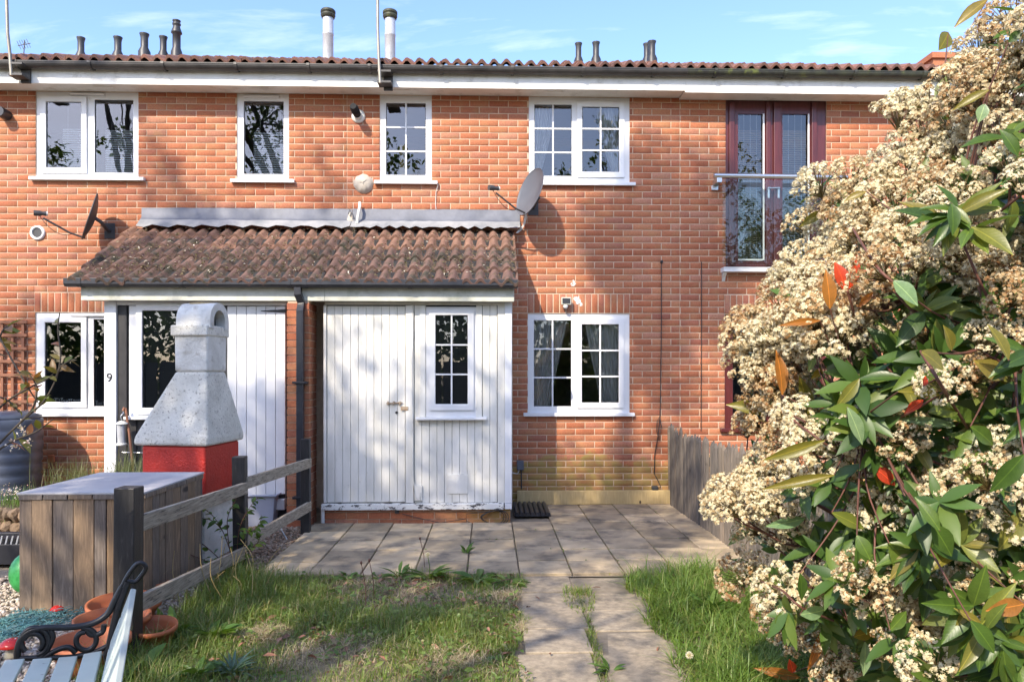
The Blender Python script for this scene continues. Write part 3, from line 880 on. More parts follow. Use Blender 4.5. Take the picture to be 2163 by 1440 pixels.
# ================================================================== porch
YP = -1.05                      # porch front
YE = -1.30                      # eave
ZE, ZR = 2.475, 3.25
SLP = math.atan2(ZR - ZE, -YE)
SLEN = math.hypot(ZR - ZE, YE)
XPL, XPR = -4.12, aX(1094, YE)
T_PORCH = [tile_mesh('roof_tile', .37, M_TILE), tile_mesh('roof_tile', .37, M_TILET)]
def porch_roof(house, x0, x1):
    e = .045
    ny, nz = -math.sin(SLP), math.cos(SLP)
    b = MB()
    P = lambda x, y, z, d: (x, y + ny * d * 1.0, z + nz * d)
    b.hexa([P(x0 + .02, YE + .03, ZE + .01, -.07), P(x1 - .02, YE + .03, ZE + .01, -.07), P(x1 - .02, -.002, ZR, -.07), P(x0 + .02, -.002, ZR, -.07),
            P(x0 + .02, YE + .03, ZE + .01, -.035), P(x1 - .02, YE + .03, ZE + .01, -.035), P(x1 - .02, -.002, ZR, -.035), P(x0 + .02, -.002, ZR, -.035)])
    rf = b.build('porch_roof', M_DARK, house)
    n = int(round((x1 - x0) / TW)); s = (x1 - x0) / n
    g_ = SLEN / 5.0
    for row in range(5):
        for i in range(n):
            t = row * g_ - .03 + random.uniform(-.006, .006)
            y = YE + t * math.cos(SLP); z = ZE + t * math.sin(SLP)
            M = Matrix.Translation((x0 + i * s, y, z + random.uniform(-.003, .003))) @ Euler((SLP - .10 + random.uniform(-.006, .006), random.uniform(-.01, .01), random.uniform(-.012, .012))).to_matrix().to_4x4()
            M = M @ Matrix.Diagonal((s / TW * 1.012, 1 if row < 4 else .85, 1, 1))
            inst('roof_tile', T_PORCH[1 if row == 4 or (row == 3 and random.random() < .45) else 0], rf, M)
    # moss and leaf litter caught on the tiles
    N = int(560 * (x1 - x0))
    t = RNG.beta(1.2, 1.7, N) * SLEN * .95
    x = RNG.uniform(x0 + .03, x1 - .03, N)
    ph = ((x - x0) / (s / 2)) % 1.0
    x = x - (ph - .78) * s / 2 * RNG.uniform(.3, 1, N)
    base = np.stack([x, YE + t * math.cos(SLP), ZE + t * math.sin(SLP) + .016 + RNG.uniform(-.008, .012, N)], 1)
    dr = unit(RNG.normal(size=(N, 3)) * np.array([1, .8, .3])); nr = unit(RNG.normal(size=(N, 3)) * .6 + np.array([0, -.4, 1]))
    V, Fc = leaf_arrays(base, dr, nr, RNG.uniform(.01, .04, N), RNG.uniform(.006, .018, N), 2, .3, .5)
    np_obj('leaf_litter', V, Fc, M_LITTER, rf, kind='stuff')
    return rf
M_LITTER = leaf_mat('roof_litter', [(0, (.06, .05, .02)), (.35, (.10, .085, .03)), (.6, (.16, .12, .06)), (.85, (.22, .16, .09)), (.95, (.5, .45, .36)), (1, (.6, .55, .46))], .1, .8)
prA = porch_roof(HA, XPL, XAB); prB = porch_roof(HB, XAB + .003, XPR)
# lead flashing on the wall above the porch roof
def flashing(house, x0, x1):
    n = 26; ys = [(-.006, ZR + .20), (-.012, ZR + .185), (-.016, ZR + .085), (-.05, ZR + .055), (-.16, ZR - .035 )]
    vs = []; fs = []
    for i in range(n + 1):
        x = x0 + (x1 - x0) * i / n
        for k, (y, z) in enumerate(ys):
            wv = .018 * math.cos(2 * math.pi * ((x - x0) / (TW / 2) - .28)) if k == 4 else 0
            vs.append((x, y + random.uniform(-.003, .003), z + random.uniform(-.004, .004) + wv))
    m = len(ys)
    for i in range(n):
        for k in range(m - 1):
            fs.append((i * m + k, (i + 1) * m + k, (i + 1) * m + k + 1, i * m + k + 1))
    up = MB().add(vs, [f for f in fs], True).build('lead_flashing', M_LEAD, house)
    up.data.materials.append(M_LEADP)
    for i, pl in enumerate(up.data.polygons):
        if i % (m - 1) == m - 2: pl.material_index = 1
flashing(HA, aX(300), XAB + .06); flashing(HB, XAB + .065, aX(1098))
# mortar fillet and stub pipes at the junction
p = at(738, 470, -.06)
MB().lathe([(.075, -.1), (.05, .02), (.025, .1), (.005, .13)], 10, Matrix.Translation((p.x + .01, -.03, p.z)) @ Matrix.Diagonal((1, .5, 1, 1))).build('mortar_fillet', M_CEM, HB)
MB().tube([at(754, 472, -.09), at(757, 452, -.10), at(760, 436, -.09), at(760, 428, -.05)], .017, 10).build('stub_pipe', M_WCABLE, HB)
MB().tube([at(736, 452, -.07), at(739, 442, -.06), at(742, 452, -.07), at(741, 458, -.08)], .006, 8).build('cable_loop', M_CABLE, HB)

# fascia, gutter, verge
def porch_eave(house, x0, x1, g0, g1):
    zt = ZE - .035; zb = aZ(636, 640, -1.17)
    MB().box(x0, x1, -1.20, -1.18, zb, zt).build('porch_fascia', M_PFASC, house, bev=.003)
    MB().box(x0, x1, -1.1795, YP - .03, zb + .004, zb + .02).build('porch_soffit', M_PFASC, house)
    yc = -1.20 - .06; zc = ZE - .022
    b = MB()
    po = [(yc - .055, zc + .02), (yc - .055, zc - .035), (yc - .035, zc - .06), (yc + .035, zc - .06), (yc + .055, zc - .035), (yc + .055, zc + .02),
          (yc + .05, zc + .02), (yc + .05, zc - .034), (yc + .033, zc - .055), (yc - .033, zc - .055), (yc - .05, zc - .034), (yc - .05, zc + .02)]
    b.prismx(po, g0, g1)
    gt = b.build('porch_gutter', M_PBLK, house, bev=.003)
    return gt, yc, zc
gtA, GY, GZ = porch_eave(HA, aX(172, -1.19), XAB, aX(140, -1.26), XAB - .02)
gtB, _, _ = porch_eave(HB, XAB + .002, aX(1086, -1.19), XAB - .018, aX(1093, -1.26))
def clip(gt, px):
    x = aX(px, -1.26); b = MB()
    b.prismx([(GY - .0595, GZ + .021), (GY - .0595, GZ - .037), (GY - .037, GZ - .0645), (GY + .04, GZ - .0645), (GY + .04, GZ - .0605), (GY - .035, GZ - .0605), (GY - .0553, GZ - .036), (GY - .0553, GZ + .021)], x - .02, x + .02)
    b.build('gutter_bracket', M_PBLK, gt, bev=.002)
for px in (172, 385, 612): clip(gtA, px)
for px in (645, 866, 1080): clip(gtB, px)
# downpipe
dp = MB()
xd = aX(629, -1.27)
dp.tube([(xd, -1.26, GZ - .06), (xd, -1.26, GZ - .12), (xd + .02, -1.20, GZ - .21), (xd + .02, -1.27 + .02, GZ - .29), (xd + .02, -1.25, .09)], .048, 4, sm=False)
dpo = dp.build('downpipe', M_PBLK, gtA, bev=.004)
for z in (aZ(808, 629, -1.25), aZ(1050, 629, -1.25)):
    MB().box(xd - .05, xd + .09, -1.297, -1.20, z - .012, z + .012).build('pipe_clip', M_PBLK, gtA, bev=.003)

# ---- porch front, house A: corner post, black cladding, window, white plank door
zsoff = aZ(636, 640, -1.17)
zp = lambda py, px=500: aZ(py, px, YP)
xp = lambda px, Y=YP: aX(px, Y)
bk = MB().box(xp(226), xp(604), YP + .03, YP + .08, .05, zsoff + .02).build('porch_front', M_DARK, HA)
MB().box(xp(222), xp(247), YP - .02, YP + .08, .0, zsoff + .003).build('corner_post', M_WPAINT, bk, bev=.004)
MB().box(xp(247) + .001, xp(606), YP - .012, YP + .03, zp(645), zsoff + .003).build('head_board', M_WPAINT, bk, bev=.003)
# black planks left of the window and under it
x = xp(248)
while x < xp(480):
    w_ = .098
    top = zp(646) if x < xp(262) else zp(886)
    MB().box(x, min(x + w_ - .008, xp(480)), YP + .006, YP + .03, .06, top).build('cladding_board', M_BCLAD, bk, bev=.006)
    x += w_
wr = (xp(273), xp(446), zp(880, 360), zp(646, 360))
def shifted_window(house, r, secs, dy, **k):
    before = set(bpy.data.objects)
    fr = window(house, r, secs, **k)
    for o in set(bpy.data.objects) - before:
        for v in o.data.vertices: v.co.y += dy
    return fr
shifted_window(HA, wr, [dict(g=(xp(302), xp(418), zp(861, 360), zp(656, 360)), sash=True)], YP - .02,
               sill=(xp(268), xp(450), zp(878, 360), .035), vents=[(xp(305), xp(400), zp(650, 350))])
# door
dx0, dx1 = xp(480), xp(603)
dr = MB().box(dx0, dx1, YP + .012, YP + .03, zp(1050, 540), zp(646, 540)).build('porch_door', M_WPAINT, HA)
nb = 6; s = (dx1 - dx0) / nb
for i in range(nb):
    MB().box(dx0 + i * s + .002, dx0 + (i + 1) * s - .002, YP - .006, YP + .0115, zp(1050, 540) + .003, zp(647, 540)).build('door_plank', M_WPAINT, dr, bev=.005)
for py in (657, 1046):
    z = zp(py, 580)
    MB().prism([(xp(552), z - .004), (xp(604), z - .018), (xp(604), z + .018), (xp(552), z + .004)], YP - .013, YP - .0065).build('strap_hinge', M_WIRON, dr, bev=.001)
MB().box(dx0 - .02, dx1 + .003, YP - .05, YP + .06, zp(1075, 540), zp(1052, 540)).build('threshold', M_WPAINT, HA, bev=.004)
# house number
cu = bpy.data.curves.new('nine', 'FONT'); cu.body = '9'; cu.size = .125; cu.extrude = .002; cu.align_x = 'CENTER'
to = bpy.data.objects.new('tmp', cu); COL.objects.link(to)
bpy.context.view_layer.update()
me = bpy.data.meshes.new_from_object(to); bpy.data.objects.remove(to)
me.materials.append(M_PBLK)
p = at(231, 806, YP - .0235)
no_ = inst('house_number', me, HA, Matrix.Translation(p) @ Euler((math.pi / 2, 0, 0)).to_matrix().to_4x4())

# ---- brick pier
px0, px1 = aX(606, -1.2), aX(653, -1.2)
pier = MB().box(px0 + .006, px1 - .006, -1.19, YP + .12, -.05, zsoff + .01).build('pier', M_MORTAR, HA)
V, Fs = [], []
def boxmesh(sx_, sy_, sz_, m, name='brick', c=.003):
    b = MB().box(-sx_ / 2 + .0, sx_ / 2, -sy_ / 2, sy_ / 2, -sz_ / 2, sz_ / 2)
    me = b.mesh(name); me.materials.append(m); return me
pw = px1 - px0
bmA = boxmesh(pw, .1, .065, M_BRICK1); bmB = boxmesh(pw, .215, .065, M_BRICK1)
for k in range(int(zsoff / .075) + 1):
    z = k * .075 + .0375
    if z > zsoff - .02: break
    ya = -1.2
    for me_, dy in (((bmA, .1), (bmB, .215)) if k % 2 else ((bmB, .215), (bmA, .1))):
        inst('brick', me_, pier, Matrix.Translation(((px0 + px1) / 2 + random.uniform(-.002, .002), ya + dy / 2 + random.uniform(-.001, .001), z))); ya += dy + .01

# ---- porch front, house B: plinth, peeling sill, plank door, panel with window
qx0, qx1 = xp(683), xp(1082)
pl = MB().box(qx0, qx1 - .02, YP + .012, YP + .1, -.05, zp(1074, 880) + .01).build('plinth', M_MORTAR, HB)
zt = zp(1075, 880)
for k in range(3):
    z0 = k * .075 - .02; z1 = min(z0 + .065, zt - .002)
    x = qx0 + (.11 if k % 2 else 0) - .1
    while x < qx1 - .03:
        a, b_ = max(x, qx0), min(x + .215, qx1 - .02)
        if b_ - a > .03 and z1 - z0 > .015:
            inst('brick', boxmesh(b_ - a, .04, z1 - z0, M_BRICK1), pl, Matrix.Translation(((a + b_) / 2, YP + .022, (z0 + z1) / 2)))
        x += .225
bkB = MB().box(xp(686), xp(1078), YP + .03, YP + .08, zt, zsoff + .02).build('porch_front', M_DARK, HB)
MB().box(xp(680), xp(1064), YP - .05, YP + .05, zt, zp(1062, 880)).build('sill_board', M_PEEL, bkB, bev=.006)
MB().box(xp(686), xp(1060), YP - .006, YP + .03, zp(644, 880), zsoff + .003).build('head_board', M_OLDP, bkB, bev=.003)
MB().box(xp(684), xp(690), YP - .02, YP + .05, zp(1061, 690), zp(645, 690)).build('door_jamb', M_OLDP, bkB, bev=.004)
MB().box(xp(857), xp(874), YP - .02, YP + .05, zp(1061, 866), zp(645, 866)).build('door_jamb', M_OLDP, bkB, bev=.004)
dd = MB().box(xp(691), xp(856), YP + .014, YP + .03, zp(1061, 770), zp(646, 770)).build('plank_door', M_OLDP, HB)
nb = 10; a0, a1 = xp(691), xp(856); s = (a1 - a0) / nb
for i in range(nb):
    MB().box(a0 + i * s + .0015, a0 + (i + 1) * s - .0015, YP - .004 + random.uniform(-.002, .002), YP + .0135, zp(1060, 770), zp(646.5, 770)).build('door_plank', M_OLDP, dd, bev=.004)
# bolt and keyhole
p = at(838, 851, YP - .015)
bo = MB().tube([at(816, 852, YP - .018), at(850, 850, YP - .018)], .007, 8)
for px in (820, 832, 845): bo.box(aX(px, YP) - .008, aX(px, YP) + .008, YP - .028, YP - .0065, p.z - .018, p.z + .018)
bo.build('bolt', M_RUST, dd)
hp = MB().box(aX(847, YP), aX(863, YP), YP - .028, YP - .0205, aZ(866, 855, YP), aZ(858, 855, YP)).build('hasp', M_RUST, bkB, bev=.002)
p = at(838, 871, YP)
MB().tube([(p.x, YP - .0085, p.z), (p.x, YP - .0045, p.z)], .014, 14).build('latch_hole', M_DARK, dd)
# panel planks around the window
wx0, wx1, wz0, wz1 = xp(900), xp(1008), zp(884, 950), zp(648, 950)
x = xp(875)
k = 0
while x < xp(1049):
    b_ = min(x + .0775, xp(1050))
    mid = (x + b_) / 2
    segs = [(zp(1061, 950), zp(887, 950))] if wx0 - .02 < mid < wx1 + .02 else [(zp(1061, 950), zp(645, 950))]
    for (c, d) in segs:
        MB().box(x + .0015, b_ - .0015, YP + .004 + random.uniform(-.002, .001), YP + .03, c, d).build('cladding_board', M_OLDP, bkB, bev=.004)
    x += .0775
MB().box(xp(1051), xp(1066), YP - .014, YP + .05, zp(1062, 1060), zsoff + .002).build('corner_board', M_OLDP, bkB, bev=.004)
MB().box(xp(1066) + .001, xp(1081), YP - .022, YP + .05, zp(1062, 1070), zsoff + .002).build('corner_board', M_WPAINT, bkB, bev=.004)
MB().box(xp(1066), xp(1081) + .0, YP - .03, YP + .2, zp(1074, 1070), zp(1063, 1070)).build('corner_foot', M_WPAINT, bkB, bev=.004)
# porch side wall towards the patio
MB().prismx([(YP + .051, zt - .02), (-.01, zt - .02), (-.01, ZR - .12), (YP + .051, ZE + .05)], xp(1081) - .03, xp(1081)).build('porch_side', M_WPAINT, HB)
for px in (893, 1012):
    MB().box(xp(px) - .03, xp(px) + .03, YP - .012, YP + .03, zp(886, 950), zp(645, 950)).build('window_trim', M_OLDP, bkB, bev=.004)
shifted_window(HB, (wx0, wx1, wz0, wz1), [dict(g=(xp(920), xp(988), zp(853, 950), zp(666, 950)), sash=True, bars=(2, 3))], YP - .02,
               sill=(xp(879), xp(1028), zp(880, 950), .03), bar_w=.017)
r = (xp(946), xp(988), zp(1042, 966), zp(1001, 966))
MB().box(r[0], r[1], YP - .008, YP + .003, r[2], r[3]).build('patch_plate', M_OLDP, bkB, bev=.002)
r = (xp(876), xp(892), zp(1060, 884), zp(1024, 884))
MB().box(r[0], r[1], YP - .03, YP + .003, r[2] + .02, r[3]).build('junction_box', M_OLDP, bkB, bev=.004)
MB().tube([at(870, 640, YP - .025), at(872, 700, YP - .028), at(870, 800, YP - .026), at(872, 900, YP - .025), at(872, 1000, YP - .026), at(878, 1050, YP - .035), at(886, 1057, YP - .04), at(888, 1040, YP - .036)], .004, 6).build('surface_cable', M_WCABLE, bkB)

# ================================================================== things behind the windows
def curtain(label, pts_top, pts_bot, Y, zt, zb, amp=.03, waves=7, pull=0.0, group='net curtains'):
    """pts: x at top (left, right) and bottom (left, right)"""
    nx, nz = 60, 24
    V = []
    for j in range(nz + 1):
        t = j / nz; z = zt + (zb - zt) * t
        tt = t ** (1 + pull)
        a = pts_top[0] + (pts_bot[0] - pts_top[0]) * tt; b = pts_top[1] + (pts_bot[1] - pts_top[1]) * tt
        for i in range(nx + 1):
            u = i / nx
            V.append((a + (b - a) * u, Y + amp * (1 - .4 * t) * math.sin(2 * math.pi * waves * u + .6 * math.sin(3 * t)) + .01 * math.sin(9 * u + 5 * t), z))
    Fc = [(j * (nx + 1) + i, j * (nx + 1) + i + 1, (j + 1) * (nx + 1) + i + 1, (j + 1) * (nx + 1) + i) for j in range(nz) for i in range(nx)]
    o = np_obj('curtain', V, Fc, M_CURT, None, True)
    return tag(o, label, 'curtain', group)
z0, z1 = W6[2] + .02, W6[3] - .02
curtain('pale net curtain gathered at the left of the downstairs patio window', (aX(1120), aX(1203)), (aX(1122), aX(1160)), .118, z1, z0)
curtain('pale net curtain gathered at the right of the downstairs patio window', (aX(1235), aX(1325)), (aX(1275), aX(1322)), .118, z1, z0)
z0, z1 = W4[2] + .02, W4[3] - .02
curtain('pale net curtain swept to the right of the upstairs barred double window', (aX(1262), aX(1325)), (aX(1306), aX(1326)), .118, z1, z0, pull=.6)
curtain('thin net curtain at the left of the upstairs barred double window', (aX(1120), aX(1175)), (aX(1122), aX(1137)), .118, z1, z0, pull=.5)
def blind(label, x0, x1, z0, z1, Y, frame_top, M_BLIND=M_BLIND):
    t = thing('venetian_blind', label, 'blind', ((x0 + x1) / 2, Y, z0), 'venetian blinds')
    MB().box(x0, x1, Y - .02, Y + .02, frame_top - .03, frame_top).build('head_rail', M_BLIND, t)
    n = int((z1 - z0) / .026)
    me = None
    for i in range(n):
        z = z0 + .02 + i * .026
        if me is None:
            b = MB().box((x0 - x1) / 2, (x1 - x0) / 2, -.0125, .0125, -.0006, .0006, Euler((.85, 0, 0)).to_matrix().to_4x4())
            me = b.mesh('slat'); me.materials.append(M_BLIND)
        inst('slat', me, t, Matrix.Translation(((x0 + x1) / 2, Y, z)))
    MB().box(x0, x1, Y - .012, Y + .012, z0 - .004, z0 + .008).build('bottom_rail', M_BLIND, t)
    for u in (.2, .8):
        x = x0 + (x1 - x0) * u
        MB().box(x - .001, x + .001, Y - .016, Y - .015, z0, frame_top - .03).build('cord', M_BLIND, t)
    return t
blind('white venetian blind behind the left pane of the upstairs double window of house 9', aX(116), aX(180), aZ(354, 140), aZ(262, 140), .16, W1[3] - .05)
blind('white venetian blind behind the right pane of the upstairs double window of house 9', aX(208), aX(284), aZ(362, 240), aZ(262, 240), .16, W1[3] - .05)
blind('white venetian blind in the narrow upstairs window of house 9', aX(527), aX(600), aZ(362, 560), aZ(268, 560), .16, W2[3] - .05)
blind('cream venetian blind behind the left mahogany french door', aX(1556), aX(1618), aZ(548, 1590), aZ(268, 1590), .13, D5[3] - .06, M_BLINDC)
blind('cream venetian blind behind the right mahogany french door', aX(1651), aX(1713), aZ(548, 1680), aZ(268, 1680), .13, D5[3] - .06, M_BLINDC)
# timber leaning in the small barred window
r = R_(841, 854, 298, 369)
tag(MB().box(r[0], r[1], .15, .19, r[2] - .05, r[3]).build('timber_batten', M_SLEEPER, bev=.003), 'yellow timber batten standing inside the small upstairs barred window', 'batten')
r = R_(1558, 1640, 668, 720)
b = MB(); q = [at(1553, 668, .12), at(1600, 672, .12), at(1602, 704, .12), at(1590, 716, .12), at(1556, 712, .12)]
tag(MB().prism([(p.x, p.z) for p in q], .12, .124).build('paper_sheet', M_BLIND), 'white paper sheet stuck behind the downstairs mahogany window', 'sheet')
# frosted flower frieze along the bottom of the downstairs window of house 9
fz = MB()
for i in range(34):
    x = aX(96 + i * 4.9 + random.uniform(-1, 1), .045)
    if aX(173) < x < aX(194): continue
    z = aZ(852 if x < aX(180) else 858, 150, .045); hh = random.uniform(.04, .075)
    fz.prism([(x - .004, z), (x + .004, z), (x + .003, z + hh * .6), (x + .013, z + hh), (x, z + hh * .85), (x - .012, z + hh), (x - .003, z + hh * .6)], .052, .0525)
tag(fz.build('window_sticker', M_BLIND), 'white flower frieze sticker along the bottom of house 9 downstairs window', 'sticker')

# ================================================================== things fixed to the walls
def dish(px, py, label, M_face, rad, wall_px, depth_off):
    c = at(px, py, -depth_off)
    n = Vector((-.84, -.46, .28)).normalized()
    rot = n.to_track_quat('Z', 'Y').to_matrix().to_4x4()
    t = thing('satellite_dish', label, 'dish', (c.x, 0, c.z), 'satellite dishes')
    M = Matrix.Translation(c) @ rot @ Matrix.Diagonal((1.0, 1.1, 1, 1))
    prof = [(max(.001, rad * u), -.055 + .055 * u * u) for u in np.linspace(0, 1, 9)]
    prof += [(rad * 1.01, .004), (rad * 1.01, -.006)] + [(rad * u, -.063 + .055 * u * u) for u in np.linspace(.98, .02, 8)]
    MB().lathe(prof, 36, M).build('reflector', M_face, t)
    dn = Vector((0, 0, -1)); dn = (dn - n * dn.dot(n)).normalized()
    foot = c + dn * rad * 1.0
    lnb = c + n * .42 + dn * .14
    arm = MB().tube([foot - n * .03, foot + n * .12, lnb + dn * .045 - n * .02], .011, 6).build('feed_arm', M_DISHB, t)
    ax = (c - lnb).normalized()
    MB().tube([lnb - ax * .08, lnb - ax * .02, lnb, lnb + ax * .035], [.03, .03, .02, .026], 12).build('feed_horn', M_DISHB, t)
    MB().tube([lnb + ax * .0355, lnb + ax * .05], .024, 12).build('horn_cap', M_WCABLE, t)
    wp = Vector((c.x + .06, -.005, c.z - .10))
    br = MB().tube([c - n * .06, c - n * .12 + Vector((0, 0, -.02)), wp + Vector((0, -.06, 0)), wp], .021, 8)
    br.box(wp.x - .06, wp.x + .06, -.008, -.001, wp.z - .09, wp.z + .09)
    br.build('wall_bracket', M_DISHB, t, bev=.002)
    cb = []
    for k in range(12):
        u = k / 11; p = (lnb - ax * .04) * (1 - u) + (foot + n * .1) * u; p.z -= .09 * math.sin(math.pi * u) ** .8; cb.append(p)
    MB().tube(cb, .0035, 5).build('cable', M_CABLE, t)
    return t
dish(1119, 405, 'grey satellite dish on the brick wall beside the porch roof corner', M_DISH, .252, 1150, .36)
dish(189, 457, 'dark satellite dish seen edge-on above the left end of the porch roof', M_DISHB, .245, 230, .33)
# pale cable bundle under the right dish
for k in range(3):
    pass
cbn = MB()
for k in range(3):
    o_ = k * 1.6
    cbn.tube([at(1110 + o_, 440, -.12), at(1109 + o_, 460, -.06), at(1105 + o_, 475, -.04), at(1098 + o_, 484 + k, -.05), at(1090 + o_, 492, -.10)], .004, 5)
tag(cbn.build('cable_bundle', M_WCABLE), 'pale cables looping down from the right dish onto the porch roof', 'cable')
def aerial_pole(px_list, Y, label):
    t = thing('aerial_pole', label, 'pole', at(px_list[-1][0], px_list[-1][1], Y), 'aerial poles at the eaves')
    MB().tube([at(a, b, Y) for a, b in px_list], .017, 10).build('pole', M_ALU, t)
    p = at(px_list[-1][0], px_list[-1][1] - 12, Y)
    b = MB().box(p.x + .02, p.x + .12, YB0 - .05, YB0 - .021, p.z - .09, p.z + .13)
    b.box(p.x - .03, p.x + .12, Y - .01, YB0 - .04, p.z + .06, p.z + .085); b.box(p.x - .03, p.x + .12, Y - .01, YB0 - .04, p.z - .06, p.z - .035)
    b.build('bracket', M_GUT, t, bev=.003)
    return t
aerial_pole([(13, -120), (14, 0), (16, 70), (21, 115), (24, 160)], -.44, 'bent grey aerial pole bracketed to the eaves at the far left')
aerial_pole([(797, -130), (798, 60), (800, 120), (803, 176)], -.44, 'thin straight aerial pole bracketed to the eaves between the two tall flues')
ta = thing('roof_aerial', 'small dark aerial just showing above the roof tiles at far left', 'aerial', at(50, 112, 2.2))
b = MB().tube([at(50, 118, 2.2), at(52, 86, 2.2)], .008, 6); b.tube([at(38, 97, 2.2), at(64, 92, 2.2)], .006, 5)
for k in range(5):
    p = at(40 + k * 5, 96 - k, 2.2); b.tube([p + Vector((-.03, 0, .06)), p + Vector((.03, 0, -.06))], .004, 4)
b.build('boom', M_DISHB, ta)
# flue terminal on the middle house
t = thing('boiler_flue', 'black boiler flue with white collar beside the small barred window', 'flue', at(757, 248, 0))
p = at(757, 246, 0)
MB().lathe([(.001, .03), (.055, .03), (.075, .02), (.08, .0)], 24, Matrix.Translation((p.x, -.002, p.z)) @ Euler((math.pi / 2, 0, 0)).to_matrix().to_4x4()).build('collar', M_UPVCD, t)
MB().tube([(p.x, -.03, p.z), (p.x - .002, -.07, p.z + .002)], .05, 18).build('sleeve', M_UPVCD, t)
MB().tube([(p.x - .002, -.0705, p.z + .002), (p.x - .012, -.22, p.z + .02), (p.x - .015, -.26, p.z + .028)], [.044, .044, .036], 18).build('terminal', M_MATTE, t)
for k in range(3):
    y = -.15 - k * .03
    MB().tube([(p.x - .006 - k * .002, y, p.z + .008 + k * .005), (p.x - .0065 - k * .002, y - .01, p.z + .01 + k * .005)], .048, 18).build('rib', M_MATTE, t)
p = at(3, 238, -.1)
t = MB().tube([(p.x, -.001, p.z), (p.x, -.14, p.z), (p.x, -.15, p.z)], [.06, .06, .055], 16)
tag(t.build('wall_flue', M_PBLK), 'short black flue on the wall at the far left edge', 'flue')
# cement patch
p = at(768, 389, 0)
b = MB(); pts = []
for k in range(18):
    a = 2 * math.pi * k / 18; rr = .08 + .012 * math.sin(5 * a + 1) + random.uniform(-.02, .02)
    pts.append((p.x + rr * 1.15 * math.cos(a), p.z + rr * math.sin(a)))
b.lathe([(.115, .004), (.108, -.012), (.092, -.034), (.065, -.052), (.03, -.062), (.001, -.065)], 22, Matrix.Translation((p.x, 0, p.z)) @ Matrix(((1, 0, 0, 0), (0, 0, 1, 0), (0, 1, 0, 0), (0, 0, 0, 1))))
for v_ in range(len(b.v)):
    q_ = b.v[v_]; b.v[v_] = (q_[0] + random.uniform(-.008, .008), q_[1] + random.uniform(-.004, .004), q_[2] + random.uniform(-.008, .008))
tag(b.build('cement_patch', M_CEM), 'rough pale cement dome on the bricks below the boiler flue', 'patch')
# cable from sill down to the flashing
tag(MB().tube([at(921, 383, -.06), at(925, 392, -.03), at(921, 405, -.012), at(920, 430, -.012), at(921, 443, -.012)], .004, 5).build('sill_cable', M_WCABLE), 'thin pale cable hanging from the end of the small barred window sill', 'cable')
# round vent, left wall
p = at(80, 492, 0)
t = thing('round_vent', 'round white vent with dark centre on the wall left of the dark dish', 'vent', p)
MB().lathe([(.055, .0), (.055, -.015), (.062, -.025), (.08, -.02), (.085, .0)], 28, Matrix.Translation((p.x, 0, p.z)) @ Euler((-math.pi / 2, 0, 0)).to_matrix().to_4x4()).build('rim', M_UPVC, t)
MB().tube([(p.x, .0, p.z), (p.x, -.008, p.z)], .0545, 24).build('fan_cover', M_VENT, t)
# security light above the patio window
p = at(1196, 638, -.08)
t = thing('security_light', 'small floodlight with motion sensor above the downstairs patio window', 'light', (p.x, 0, p.z))
MB().box(p.x - .058, p.x + .058, -.10, -.05, p.z - .03, p.z + .055).build('housing', M_PFASC, t, bev=.008)
MB().box(p.x - .046, p.x + .046, -.104, -.1005, p.z - .018, p.z + .043).build('lens', M_PBLK, t, bev=.002)
MB().box(p.x - .022, p.x + .022, -.05, -.001, p.z - .01, p.z + .03).build('mount', M_PFASC, t, bev=.004)
MB().lathe([(.001, -.075), (.02, -.072), (.03, -.05), (.028, -.036), (.018, -.0315)], 16, Matrix.Translation((p.x - .008, -.07, p.z))).build('sensor', M_UPVC, t)
# paint splash beside it and white wall spot
for (px, py, r_) in ((1222, 632, .045), (1211, 599, .028)):
    p = at(px, py, 0); sb_ = MB()
    for q_ in range(9):
        cx_, cz_ = p.x + random.gauss(0, r_ * .55), p.z + random.gauss(0, r_ * .6); pts = []
        for k in range(9):
            a = 2 * math.pi * k / 9; rr = r_ * .33 * (1 + random.uniform(-.5, .5)); pts.append((cx_ + rr * math.cos(a), cz_ + rr * 1.3 * math.sin(a)))
        sb_.prism(pts, -.0035 - .0003 * q_, .002)
    tag(sb_.build('paint_splash', M_UPVCD), 'white paint splash beside the security light' if py > 610 else 'small white spot on the bricks above the security light', 'splash')
# electric box with conduit at the foot of the wall
p = at(1099, 982, -.03)
t = thing('meter_box', 'small grey electrical box with conduit at the foot of the damp wall', 'box', (p.x, 0, 0))
MB().box(p.x - .04, p.x + .04, -.055, -.001, p.z - .055, p.z + .055).build('case', M_DISH, t, bev=.006)
MB().tube([(p.x + .012, -.025, p.z - .056), (p.x + .014, -.025, .2)], .008, 8).build('conduit', M_VENT, t)
MB().tube([(p.x - .01, -.03, p.z - .056), (p.x - .03, -.03, p.z - .1), (p.x - .11, -.03, p.z - .085)], .005, 6).build('lead', M_WCABLE, t)
# black cables on the right of the patio wall
t = thing('wall_cable', 'black cable hanging down the bricks right of the patio window to a plug', 'cable', at(1397, 1030, -.02), 'black cables on the wall')
MB().tube([at(1397, 552, -.008), at(1397, 700, -.008), at(1395, 850, -.008), at(1394, 885, -.012), at(1390, 920, -.03), at(1383, 960, -.02), at(1382, 1000, -.02), at(1390, 1015, -.03), at(1396, 1028, -.04), at(1385, 1033, -.03)], .005, 6).build('lead', M_CABLE, t)
MB().tube([at(1393, 880, -.02), at(1388, 890, -.03), at(1387, 910, -.03), at(1392, 930, -.03), at(1397, 900, -.03), at(1394, 882, -.02)], .004, 5).build('loop', M_CABLE, t)
p = at(1384, 1030, -.05); MB().box(p.x - .04, p.x + .03, -.08, -.02, p.z - .025, p.z + .025).build('plug', M_VENT, t, bev=.008)
p = at(1397, 553, 0); MB().box(p.x - .015, p.x + .015, -.03, -.001, p.z - .015, p.z + .015).build('clip', M_CABLE, t, bev=.004)
